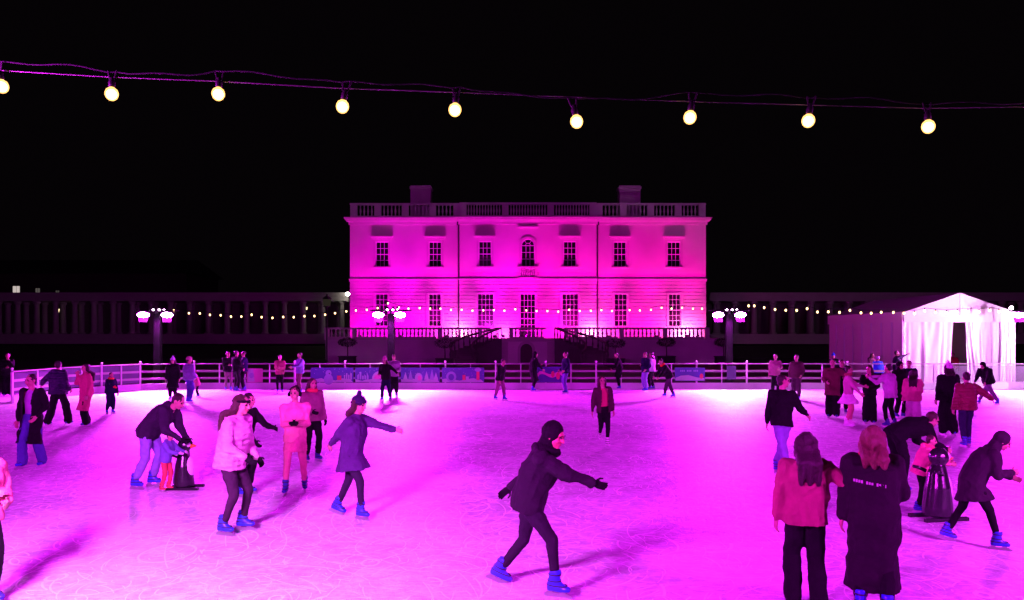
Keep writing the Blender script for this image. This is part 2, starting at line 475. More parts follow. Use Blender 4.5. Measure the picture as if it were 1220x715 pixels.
lw = [(rel(a), rel(b), hz(389) if (i != 3) else Z0 + 0.05, hz(350)) for i, (a, b) in enumerate(los)]
def bay_y(x): return -0.35 if XB0 < x < XB1 else 0.0
def face_grid(mbx, x0, x1, z0, z1, ops, y, depth):
    """front face with openings cut and their reveals"""
    xs = sorted({x0, x1} | {v for o in ops for v in o[:2] if x0 < v < x1})
    zs = sorted({z0, z1} | {v for o in ops for v in o[2:] if z0 < v < z1})
    for i in range(len(xs) - 1):
        for j in range(len(zs) - 1):
            cx, cz = (xs[i] + xs[i+1]) / 2, (zs[j] + zs[j+1]) / 2
            if any(o[0] < cx < o[1] and o[2] < cz < o[3] for o in ops): continue
            mbx.add([(xs[i], y, zs[j]), (xs[i+1], y, zs[j]), (xs[i+1], y, zs[j+1]), (xs[i], y, zs[j+1])], [(0,1,2,3)])
    for a, b, c, d in ops:
        c, d = max(c, z0), min(d, z1)
        mbx.add([(a,y,c),(b,y,c),(b,y,d),(a,y,d),(a,y+depth,c),(b,y+depth,c),(b,y+depth,d),(a,y+depth,d)],
                [(0,4,5,1),(1,5,6,2),(2,6,7,3),(3,7,4,0)])
for x0, x1 in ((X0, XB0), (XB0, XB1), (XB1, X1)):
    y = bay_y((x0 + x1) / 2)
    ops = [o for o in uw + [arch] if x0 < o[0] < x1]
    mbx = hb(); face_grid(mbx, x0, x1, ZS + 0.02, ZC, ops, y, 0.30)
    mbx.build('upper_wall', m_stone, house)
# arch heads of the middle window
a, b, c, d = arch; ax, rr_ = (a + b) / 2, (b - a) / 2
mbx = hb(); zsp = d - rr_
for s in (-1, 1):
    pts = [(ax + s * rr_, -0.352, zsp)] + [(ax + s * rr_ * math.cos(R(t)), -0.352, zsp + rr_ * math.sin(R(t))) for t in range(10, 91, 10)] + [(ax + s * rr_, -0.352, d)]
    mbx.poly(pts if s > 0 else pts[::-1])
mbx.build('arch_spandrel', m_stone, house)
# lower storey: recessed wall plane and rusticated courses, each its own piece
mbx = hb()
for x0, x1 in ((X0 + .03, XB0 + .03), (XB0 + .03, XB1 - .03), (XB1 - .03, X1 - .03)):
    y = bay_y((x0 + x1) / 2)
    face_grid(mbx, x0, x1, Z0, ZS + .02, [o for o in lw if x0 < o[0] < x1], y + 0.03, 0.28)
mbx.build('lower_wall', m_stone2, house)
nc = 16; ch = (ZS - 0.12 - Z0) / nc
for i in range(nc):
    z0, z1 = Z0 + i * ch + 0.03, Z0 + (i + 1) * ch - 0.03
    for x0, x1 in ((X0, XB0 - .002), (XB0, XB1), (XB1 + .002, X1)):
        y = bay_y((x0 + x1) / 2)
        cuts = sorted([(o[0] - 0.16, o[1] + 0.16) for o in lw if x0 < o[0] < x1 and o[2] - 0.1 < (z0 + z1) / 2 < o[3] + 0.1])
        px_ = x0; cuts.append((x1, x1))
        for c0, c1 in cuts:
            if c0 - px_ > 0.05: hb().box(px_, c0, y - 0.03, y + 0.028, z0, z1).build('stone_course', m_stone2, house)
            px_ = c1
# body behind the front, roof
mbx = hb(); mbx.add([(X0,0,0),(X0,34,0),(X0,34,ZC),(X0,0,ZC),(X1,0,0),(X1,34,0),(X1,34,ZC),(X1,0,ZC)], [(0,3,2,1),(4,5,6,7),(1,2,6,5)])
mbx.build('side_wall', m_stone, house)
hb().box(X0 + .1, X1 - .1, 0.6, 33.9, ZC + .02, ZC + 0.3).build('roof', m_lead, house)
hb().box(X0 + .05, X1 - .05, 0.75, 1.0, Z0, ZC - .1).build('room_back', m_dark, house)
for s, xx in ((-1, XB0), (1, XB1)):
    hb().box(min(xx, xx - s*0.002), max(xx, xx - s*0.002) + .001, -0.349, 0.0, Z0, ZC).build('bay_return', m_stone, house)
# string course, cornice
for nm, segs, z0 in (('string_course', ((0.10, 0.16), (0.14, 0.10)), ZS - 0.12), ('cornice', ((0.12, 0.30), (0.30, 0.12), (0.42, 0.16), (0.50, 0.10)), ZC - 0.69)):
    for x0, x1 in ((X0, XB0), (XB0, XB1), (XB1, X1)):
        y = bay_y((x0 + x1) / 2); e0 = 1 if x0 == X0 else 0; e1 = 1 if x1 == X1 else 0
        mbx = hb(); z = z0
        for p, h in segs:
            q = p * (1 if nm == 'cornice' else 0.7)
            xa = x0 - q * e0 + (0.0 if e0 else (-q if y < 0 else 0)); xb = x1 + q * e1 + (0.0 if e1 else (q if y < 0 else 0))
            mbx.box(xa, xb, y - q, y + 0.2, z, z + h); z += h + 0.001
        mbx.build(nm, m_stone2, house)
# windows
def bars(mbx, x0, x1, z0, z1, nx, nz, y, w=0.045):
    for i in range(1, nx):
        x = x0 + (x1 - x0) * i / nx
        mbx.box(x - w/2, x + w/2, y - 0.02, y + 0.02, z0, z1)
    for j in range(1, nz):
        z = z0 + (z1 - z0) * j / nz
        ww = w * (1.7 if j == nz // 2 else 1)
        mbx.box(x0, x1, y - 0.023, y + 0.023, z - ww/2, z + ww/2)
def window(o, y, nx, nz, hood, blind, lower=False):
    x0, x1, z0, z1 = o
    f = hb(); fw = 0.07
    f.box(x0, x0 + fw, y + .12, y + .24, z0, z1); f.box(x1 - fw, x1, y + .12, y + .24, z0, z1)
    f.box(x0 + fw, x1 - fw, y + .121, y + .239, z1 - fw, z1); f.box(x0 + fw, x1 - fw, y + .121, y + .239, z0, z0 + fw)
    w = f.build('window', m_glaz, house)
    g = hb(); bars(g, x0 + fw, x1 - fw, z0 + fw, z1 - fw, nx, nz, y + .17); g.build('glazing_bar', m_glaz, w)
    hb().box(x0 + fw, x1 - fw, y + .185, y + .192, z0 + fw, z1 - fw).build('pane', glass_material('old_window_glass', (0.05, 0.05, 0.06), 0.12), w)
    if blind: hb().box(x0 + .02, x1 - .02, y + .275, y + .285, z0 + 0.02 + (z1 - z0) * blind[0], z0 + (z1 - z0) * blind[1]).build('blind', m_blind, w)
    if not lower:
        hb().box(x0 - .22, x1 + .22, y - .14, y + .02, z0 - 0.13, z0 - 0.005).build('sill', m_stone2, w)
    # architrave
    a_ = hb(); aw = 0.20
    yq = .055 + (.03 if lower else 0)
    a_.box(x0 - aw, x0 - .002, y - yq, y + .03, z0, z1 + (aw if not lower else 0.12)); a_.box(x1 + .002, x1 + aw, y - yq, y + .03, z0, z1 + (aw if not lower else .12))
    a_.box(x0 - .002, x1 + .002, y - yq, y + .03, z1 + .002, z1 + (aw if not lower else .12))
    a_.build('architrave', m_stone2, w)
    if hood:
        h = hb(); h.box(x0 - .26, x1 + .26, y - .12, y + .01, z1 + .205, z1 + .36); h.box(x0 - .34, x1 + .34, y - .24, y + .01, z1 + .361, z1 + .43); h.box(x0 - .42, x1 + .42, y - .34, y + .01, z1 + .431, z1 + .52)
        h.build('hood', m_stone2, w)
    return w
for i, o in enumerate(uw): window(o, bay_y((o[0] + o[1]) / 2), 3, 4, True, (0.0, 0.18 + 0.12 * (i % 3)) if i in (2,) else None)
for i, o in enumerate(lw): window(o, bay_y((o[0] + o[1]) / 2), 3 if i in (0, 1, 5, 6) else 4, 6 if i != 3 else 7, False, None if i == 3 else (0.0, 1.0) if i in (2, 4) else (0.15, 1.0), lower=True)
# arched middle window
y = -0.35
w = hb(); fw = 0.07
w.box(a, a + fw, y + .12, y + .24, c, zsp); w.box(b - fw, b, y + .12, y + .24, c, zsp); w.box(a + fw, b - fw, y + .121, y + .239, c, c + fw)
w.tube([(ax + (rr_ - .035) * math.cos(R(t)), y + .18, zsp + (rr_ - .035) * math.sin(R(t))) for t in range(0, 181, 12)], 0.045, 6)
wo = w.build('window', m_glaz, house); wo['label'] = 'round-headed middle window'
g = hb(); bars(g, a + fw, b - fw, c + fw, zsp, 3, 3, y + .17)
g.box(a + fw, b - fw, y + .145, y + .195, zsp - .035, zsp + .035)
for t in (55, 125): g.bar((ax + .22 * math.cos(R(t)), y + .17, zsp + .22 * math.sin(R(t))), (ax + rr_ * math.cos(R(t)), y + .17, zsp + rr_ * math.sin(R(t))), 0.045)
g.tube([(ax + .24 * math.cos(R(t)), y + .17, zsp + .24 * math.sin(R(t))) for t in range(0, 181, 15)], 0.025, 6)
g.build('glazing_bar', m_glaz, wo)
hb().box(a + .03, b - .03, y + .2, y + .207, c, d).build('pane', glass_material('old_window_glass'), wo)
hb().box(a - .35, b + .35, y - .16, y + .02, c - .14, c - .005).build('sill', m_stone2, wo)
mbx = hb()
for s in (-1, 1): mbx.box(ax + s * (rr_ + .11) - .09, ax + s * (rr_ + .11) + .09, y - .06, y + .02, c, zsp)
prev = None
for t in range(0, 180, 12):
    r0, r1 = rr_ + .02, rr_ + .22
    q = [(ax + r * math.cos(R(u)), zsp + .002 + r * math.sin(R(u))) for r, u in ((r0, t), (r1, t), (r1, t + 12), (r0, t + 12))]
    mbx.prism(q[::-1], y - .06, y + .02)
mbx.build('architrave', m_stone2, wo)
hb().box(ax - 1.0, ax + 1.0, y - .20, y + .01, hz(272), hz(270.5)).build('hood', m_stone2, wo)
# little balustrade panel under it
t_ = hb(); zb0, zb1 = ZS + 0.16, c - .142
t_.box(ax - 1.0, ax + 1.0, y - .22, y + .0, zb0, zb0 + .10); t_.box(ax - .9, ax - .7, y - .16, y + .0, zb0 + .101, zb1); t_.box(ax + .7, ax + .9, y - .16, y + .0, zb0 + .101, zb1)
t_.build('apron_panel', m_stone2, house)
bal_prof = [(0.5, 0), (0.5, 0.06), (0.28, 0.10), (0.5, 0.30), (0.62, 0.42), (0.42, 0.62), (0.26, 0.80), (0.3, 0.88), (0.5, 0.92), (0.5, 1.0)]
def balusters(mbx, p, q, n, h, r):
    p, q = Vector(p), Vector(q)
    for i in range(n):
        c_ = p + (q - p) * ((i + .5) / n)
        mbx.lathe([(rr * r * 2, zz * h) for rr, zz in bal_prof], c_, 8)
mbx = hb(); balusters(mbx, (ax - .66, y - .1, zb0 + .1), (ax + .66, y - .1, zb0 + .1), 6, zb1 - zb0 - .1, 0.075); tag(mbx.build('balusters', m_stone2, house, True), kind='stuff')
# downpipes
for xx in (XB0 - .14, XB1 + .14):
    mbx = hb(); mbx.tube([(xx, -.10, Z0), (xx, -.10, ZC - .3)], 0.07, 8); mbx.box(xx - .16, xx + .16, -.22, -.004, ZC - .75, ZC - .4)
    mbx.build('downpipe', m_lead, house)
# roof balustrade
zr0, zr1 = ZC + .02, ZP
for x0, x1, n, closed in ((X0, XB0, 4, True), (XB0, XB1, 3, False), (XB1, X1, 4, True)):
    y = bay_y((x0 + x1) / 2) + 0.05
    base = hb().box(x0, x1, y, y + .4, zr0 - .02, zr0 + .18); base.build('parapet_base', m_stone2, house)
    hb().box(x0 - .03, x1 + .03, y - .05, y + .45, zr1 - .16, zr1).build('parapet_rail', m_stone2, house)
    for i in range(n + 1):
        c_ = x0 + (x1 - x0) * i / n
        c_ = min(max(c_, x0 + .33), x1 - .33)
        hb().box(c_ - .32, c_ + .32, y - .03, y + .43, zr0 + .182, zr1 - .162).build('pier', m_stone2, house)
    for i in range(n):
        p, q = x0 + (x1 - x0) * i / n + .42, x0 + (x1 - x0) * (i + 1) / n - .42
        mbx = hb(); balusters(mbx, (p, y + .2, zr0 + .18), (q, y + .2, zr0 + .18), int((q - p) / (0.34 if closed else 0.27)), zr1 - .16 - zr0 - .18, 0.075)
        tag(mbx.build('balusters', m_stone2, house, True), kind='stuff')
# chimneys
for px0, px1 in ((489, 513), (738, 763)):
    kk = (HY + 9) / FPX
    xa, xb = (px0 - CX) * kk - HO.x, (px1 - CX) * kk - HO.x
    zt = CAM_H - (221 - HZ) * kk
    mbx = hb().box(xa, xb, 9, 10.6, ZC + .3, zt - .35); mbx.box(xa - .1, xb + .1, 8.9, 10.7, zt - .35, zt - .12); mbx.box(xa, xb, 9.0, 10.6, zt - .12, zt)
    mbx.build('chimney', m_stone, house)

# ------------------------------------------------------------------ terrace with horseshoe stairs
TY = 70.0
kt = TY / FPX
def tx(px): return (px - CX) * kt
TO = Vector((tx(629), TY, 0))
m_terr = surf('terrace_stone', (0.72, 0.69, 0.65), 0.9, 0.2, 0.7, 0.4, 12)
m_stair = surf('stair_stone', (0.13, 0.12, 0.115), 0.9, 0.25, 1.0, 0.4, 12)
terr = thing('terrace', 'raised stone terrace with balustrade along the front of the pink house', 'terrace', TO)
TX0, TX1 = tx(388) - TO.x, tx(866) - TO.x
TZ = 2.2
hb().box(TX0, TX1, 0.0, 3.55, -.09, TZ - .13).build('wall', m_terr, terr)
hb().box(TX0 - .1, TX1 + .1, -.10, 3.6, TZ - .128, TZ - .01).build('paving_edge', m_stone2, terr)
TXR = tx(842) - TO.x
secs = [(388, 419), (421, 462), (464, 521), (523, 571), (571, 584), (608, 650), (674, 686), (686, 738), (740, 790), (792, 841)]
for a_, b_ in secs:
    xa, xb = tx(a_) - TO.x, tx(b_) - TO.x
    hb().box(xa - .12, xa + .26, 0.02, .40, TZ, TZ + .84).build('pier', m_stone2, terr)
    hb().box(xa - .15, xb + .02, 0.0, .42, TZ + .842, TZ + 1.0).build('handrail', m_stone2, terr)
    hb().box(xa + .262, xb - .13, 0.05, .37, TZ - .008, TZ + .14).build('plinth', m_stone2, terr)
    mbx = hb(); balusters(mbx, (xa + .30, .2, TZ + .14), (xb - .16, .2, TZ + .14), max(2, int((xb - xa - .46) / .36)), .70, .085)
    tag(mbx.build('balusters', m_stone2, terr, True), kind='stuff')
hb().box(TXR - .1, TXR + .28, 0.02, .40, TZ, TZ + 1.0).build('pier', m_stone2, terr)
# centre: pale wall between two piers, arched doorway
def cx_(px): return tx(px) - TO.x
m_pale = surf('pale_render', (0.80, 0.77, 0.72), 0.9, 0.12, 1, 0.3, 15)
hb().box(cx_(598), cx_(659), -.30, -.002, -.08, TZ - .30).build('centre_wall', m_pale, terr)
hb().box(cx_(596), cx_(661), -.38, -.001, TZ - .298, TZ - .131).build('centre_cornice', m_stone2, terr)
for px in (601, 656):
    for i in range(5):
        hb().box(cx_(px) - .34 + .02 * (i % 2), cx_(px) + .34 - .02 * (i % 2), -.42, -.301, -.06 + i * .39, .32 + i * .39).build('quoin', m_stone2, terr)
    
m_door = surf('dark_oak_door', (0.05, 0.035, 0.025), 0.6, 0.3, 3, 0.3, 20)
dx = cx_(627); pts = [(dx - .55, -.06), (dx + .55, -.06)] + [(dx + .55 * math.cos(R(t)), 1.15 + .55 * math.sin(R(t))) for t in range(0, 181, 15)]
hb().prism(pts, -.34, -.302).build('door', m_door, terr)
mbx = hb()
for t in range(0, 180, 15):
    q = [(dx + r * math.cos(R(u)), 1.16 + r * math.sin(R(u))) for r, u in ((.57, t), (.80, t), (.80, t + 15), (.57, t + 15))]
    mbx.prism(q[::-1], -.40, -.303)
for s in (-1, 1): mbx.box(dx + s * .685 - .115, dx + s * .685 + .115, -.40, -.303, -.06, 1.158)
mbx.box(dx - .14, dx + .14, -.46, -.401, 1.74, TZ - .30)
mbx.build('door_surround', m_stone2, terr)
# curved flights
def flight(s):
    ns = 13
    P = []
    for i in range(ns + 1):
        u = i / ns
        x = s * (2.6 + 3.3 * math.sin(u * math.pi * 0.72))
        yy = -0.2 - 6.3 * (1 - math.cos(u * math.pi * 0.5)) - 0.9 * u
        P.append(Vector((x, yy, 0)))
    fl = None
    for i in range(ns):
        d = (P[i + 1] - P[i]).normalized(); nrm = Vector((-d.y, d.x, 0))
        wv = 1.0
        z = TZ - .02 - (TZ - .15) * i / (ns - 1)
        d0 = (P[i + 1] - P[max(i - 1, 0)]).normalized(); n0 = Vector((-d0.y, d0.x, 0)) * wv
        d1 = (P[min(i + 2, ns)] - P[i]).normalized(); n1 = Vector((-d1.y, d1.x, 0)) * wv
        q = [P[i] - n0, P[i] + n0, P[i + 1] + n1, P[i + 1] - n1]
        mbx = hb(); mbx.add([(p.x, p.y, -.08) for p in q] + [(p.x, p.y, z) for p in q], [(0,3,2,1),(4,5,6,7),(0,1,5,4),(1,2,6,5),(2,3,7,6),(3,0,4,7)])
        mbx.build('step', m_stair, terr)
    for side in (-1, 1):
        rail = []; mbx = hb()
        for i in range(ns + 1):
            d0 = (P[min(i + 1, ns)] - P[max(i - 1, 0)]).normalized(); n0 = Vector((-d0.y, d0.x, 0)) * side * 0.94
            z = TZ - .02 - (TZ - .15) * min(i, ns - 1) / (ns - 1)
            c_ = P[i] + n0
            rail.append((c_.x, c_.y, z + .98))
            mbx.lathe([(rr * .13, zz * .9) for rr, zz in bal_prof], (c_.x, c_.y, z - .02), 7)
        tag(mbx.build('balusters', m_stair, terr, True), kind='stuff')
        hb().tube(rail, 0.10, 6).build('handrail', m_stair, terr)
flight(-1); flight(1)

# potted trees under the terrace wall
m_leaf = surf('clipped_leaf', (0.035, 0.055, 0.025), 0.7, 0.4, 5, 0)
m_bark = surf('bark', (0.06, 0.045, 0.03), 0.9, 0.3, 8, 0.5, 30)
m_plant = surf('planter_box', (0.03, 0.028, 0.03), 0.8, 0.3, 3, 0.2, 20)
def potted(px, label):
    Y = 62.2 if 528 < px < 734 else 68.6
    kk = Y / FPX
    x = (px - CX) * kk
    t = thing('potted_tree', label, 'tree', (x, Y, -.1), 'potted trees under the terrace')
    p = MB(); p.box(-.7, .7, -.5, .5, 0, .62); p.box(-.76, .76, -.56, .56, .621, .70)
    p.build('planter', m_plant, t)
    MB().tube([(0, 0, .5), (.02, .01, 1.0), (0, 0, 1.55)], [.06, .05, .04], 8).build('trunk', m_bark, t)
    cr = MB(); rr = random.Random(px)
    for i in range(700):
        th, ph = rr.uniform(0, 2 * math.pi), math.acos(rr.uniform(-1, 1))
        q = rr.uniform(.55, 1.08) ** .6
        c_ = Vector((.86 * q * math.sin(ph) * math.cos(th), .7 * q * math.sin(ph) * math.sin(th), 1.95 + .42 * q * math.cos(ph)))
        e = Euler((rr.uniform(0, 6), rr.uniform(0, 6), rr.uniform(0, 6))).to_matrix()
        cr.add([c_ + e @ Vector(v) * rr.uniform(.6, 1.2) for v in ((-.05, 0, 0), (0, -.03, .01), (.07, 0, 0), (0, .03, .01))], [(0, 1, 2, 3)])
    cr.build('crown', m_leaf, t)
potted(414, 'round clipped potted tree nearest the colonnade by the terrace corner')
potted(530, 'round clipped potted tree left of the curved stairs')
potted(733, 'round clipped potted tree just right of the curved stairs')
potted(794, 'round clipped potted tree between the stairs and right terrace end')
potted(862, 'round clipped potted tree beside the right floodlight mast')

# ------------------------------------------------------------------ colonnades
CY = 90.0
kc = CY / FPX
m_col = surf('column_stone', (0.26, 0.25, 0.23), 0.85, 0.15, 1.2, 0.3, 15)
def colonnade(label, xa, xb, first, step, n):
    t = thing('colonnade', label, 'colonnade', (xa, CY, 0))
    w = xb - xa
    lo, hi = min(0, w), max(0, w)
    MB().box(lo, hi, -.5, 5.0, 6.5, 7.0).build('architrave', m_col, t)
    mbx = MB(); mbx.box(lo, hi, -.62, 5.1, 7.001, 7.28); mbx.box(lo, hi, -.85, 5.3, 7.281, 7.5); mbx.build('cornice', m_col, t)
    for i in range(5): MB().box(lo, hi, -.75 - .36 * i, 5.2, 2.37 - .23 * i - .0, 2.6 - .23 * i - .002).build('step', m_col, t)
    MB().box(lo, hi, 4.4, 4.9, 2.6, 6.49).build('rear_wall', surf('rear_wall_dark', (0.10, 0.09, 0.08), .9, .2, 1, .2, 15), t)  # rear wall in one tone darker than the columns
    me = MB().lathe([(.44, 0), (.44, .16), (.36, .22), (.335, .3), (.33, 1.3), (.285, 3.42), (.285, 3.5), (.36, 3.6), (.42, 3.68), (.42, 3.9)], (0, 0, 0), 16).mesh('column', m_col, True)
    for i in range(n):
        link('column', me, t, (first + step * i, 0, 2.6))
        if i < 22: link('column', me, t, (first + step * (i + .45), 3.2, 2.6))
    return t
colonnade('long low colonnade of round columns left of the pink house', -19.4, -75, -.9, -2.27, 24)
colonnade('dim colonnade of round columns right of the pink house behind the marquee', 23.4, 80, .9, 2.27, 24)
# low bank in front of the colonnades
m_bank = surf('bank_turf', (0.03, 0.035, 0.02), .95, .4, 1, .6, 20)
for xa, xb in ((-76, -17.3), (20.1, 80)):
    mb = MB(); mb.add([(xa, 84, -.098), (xb, 84, -.098), (xb, 87.2, 1.22), (xa, 87.2, 1.22), (xa, 96, 1.22), (xb, 96, 1.22)], [(0, 1, 2, 3), (3, 2, 5, 4)])
    tag(mb.build('bank', m_bank), kind='structure')
# far building with lit windows beyond the left colonnade
fb = thing('far_building', 'dark far building with three lit windows above the left colonnade', 'building', (-86, 130, 0))
MB().box(-30, 30, 0, 14, -.1, 13).build('wall', surf('far_brick', (0.06, 0.045, 0.04), .9, .2, .5, .2, 5), fb)
mb = MB(); mb.add([(-31, -.5, 13.001), (31, -.5, 13.001), (31, 14.5, 13.001), (-31, 14.5, 13.001), (-29, 7, 16), (29, 7, 16)], [(0, 1, 5, 4), (1, 2, 5), (2, 3, 4, 5), (3, 0, 4)])
mb.build('roof', surf('slate', (0.03, 0.03, 0.035), .7, .2, 1, .2, 8), fb)
for px, py, w_, h_, st in ((19.5, 345, 8, 8, 0.55), (45, 346, 5, 5, 0.08), (68.5, 347.5, 4, 2.5, 0.05)):
    c_ = W(px, py, 129.9); x = c_.x + 86
    wv, hv = w_ * 129.9 / FPX / 2, h_ * 129.9 / FPX / 2
    f = MB().box(x - wv - .08, x + wv + .08, -.10, -.002, c_.z - hv - .08, c_.z + hv + .08).build('window', m_lead, fb)
    MB().box(x - wv, x - .04, -.14, -.102, c_.z - hv, c_.z + hv).build('pane', emit('lit_pane_%d' % px, (1, .86, .8), st), f)
    MB().box(x + .04, x + wv, -.14, -.102, c_.z - hv, c_.z + hv).build('pane', MATS['lit_pane_%d' % px], f)

# ------------------------------------------------------------------ marquee
m_pvc = surf('marquee_white', (0.78, 0.77, 0.76), 0.45, 0.06, 1.0, 0.25, 3)
m_pvc2 = surf('marquee_wall', (0.88, 0.80, 0.72), 0.5, 0.08, 1.0, 0.25, 3)
m_alu = surf('aluminium', (0.55, 0.55, 0.57), 0.4, 0.1, 4, 0.05, 20, metal=.8)
MY = 39.0
mk = MY / FPX
mx0, mx1 = (1077 - CX) * mk, (1209 - CX) * mk
mo = Vector((mx0, MY, -.1))
tent = thing('marquee', 'white gabled marquee with tied-back curtains behind the rink barrier', 'marquee', mo)
w_ = mx1 - mx0; L = 9.2
ze, zv, zp = 3.83, 3.36, 4.83
mb = MB()
mb.add([(-.06, -.06, ze), (w_ / 2, -.06, zp), (w_ / 2, L, zp), (-.06, L, ze)], [(0, 1, 2, 3)]); mb.add([(w_ / 2, -.06, zp), (w_ + .06, -.06, ze), (w_ + .06, L, ze), (w_ / 2, L, zp)], [(0, 1, 2, 3)])
mb.build('roof', m_pvc, tent)
mb = MB(); mb.prism([(-.02, zv), (w_ + .02, zv), (w_ + .02, ze - .01), (w_ / 2 + .012, zp - .01), (w_ / 2 + .012, zv + .3), (w_ / 2 - .012, zv + .3), (w_ / 2 - .012, zp - .01), (-.02, ze - .01)], -.05, -.02)
mb.build('gable', m_pvc, tent)
MB().box(-.03, w_ + .03, -.09, -.052, zv - .05, zv + .16).build('valance', m_pvc, tent)
MB().box(-.10, -.062, 0.0, L, zv - .05, ze + .02).build('valance', m_pvc2, tent)
for i in range(8):
    y0 = L * i / 8
    pts = []
    mb = MB(); nn = 8
    v = []
    for j in range(nn + 1):
        u = j / nn
        v.append((-.02 + .05 * math.sin(u * math.pi) * (1 if i % 2 else .6) + (.02 if j in (0, nn) else 0), y0 + .02 + (L / 8 - .04) * u))
    mb.add([(x, yy, .02) for x, yy in v] + [(x, yy, zv) for x, yy in v], [(j, j + 1, nn + 2 + j, nn + 1 + j) for j in range(nn)])
    mb.build('side_panel', m_pvc2, tent, True)
    MB().box(-.055, -.03, y0 - .05, y0 + .10, .02, zv).build('seam_strip', m_pvc, tent)
MB().box(w_ - .02, w_ + .0, .05, L, .02, ze - .05).build('side_panel', m_pvc2, tent)
MB().box(.05, w_ - .05, L - .05, L - .02, .02, ze).build('back_panel', m_pvc2, tent)
for x in (.02, w_ - .02):
    MB().box(x - .06, x + .06, .01, .13, 0, ze - .06).build('pole', m_alu, tent)
def curtain(xa0, xa1, xb0, xb1, folds, y=.06):
    """hangs from xa0..xa1 at the top to xb0..xb1 at the foot"""
    mb = MB(); nu, nv = 64, 18; v = []
    for j in range(nv + 1):
        t = j / nv; z = zv + .05 - (zv + .03) * t
        e = t ** 1.4
        for i in range(nu + 1):
            u = i / nu
            x = (xa0 + (xa1 - xa0) * u) * (1 - e) + (xb0 + (xb1 - xb0) * u) * e
            uu = u + .06 * math.sin(u * 7 + folds) + .03 * math.sin(u * 17 + 2 * folds)
            am = .25 + .75 * (.5 + .5 * math.sin(u * 9.3 + folds * 1.7)) ** 2
            v.append((x, y + .085 * am * math.sin(uu * folds * 2 * math.pi + .9 * math.sin(t * 2.3 + u * 5)) * (.35 + .65 * t) + .012 * math.sin(u * 31 + t * 6) + .01 * math.sin(t * 9 + u * 12), z))
    f = [(j * (nu + 1) + i, j * (nu + 1) + i + 1, (j + 1) * (nu + 1) + i + 1, (j + 1) * (nu + 1) + i) for j in range(nv) for i in range(nu)]
    mb.add(v, f)
    return mb.build('curtain', m_pvc, tent, True)
S = mk
curtain(.08, (1136 - 1077) * S, .08, (1131 - 1077) * S, 6)
curtain((1151 - 1077) * S, w_ - .08, (1153 - 1077) * S, w_ - .08, 5)
curtain((1150 - 1077) * S, (1176 - 1077) * S, (1162 - 1077) * S, (1176 - 1077) * S, 4, -.02)
curtain((1192 - 1077) * S, (1207 - 1077) * S, (1192 - 1077) * S, (1206 - 1077) * S, 2, -.02)
MB().tube([(-.10, -.03, 0), (-.10, -.03, zv)], .03, 8).build('guy_pole', m_alu, tent)

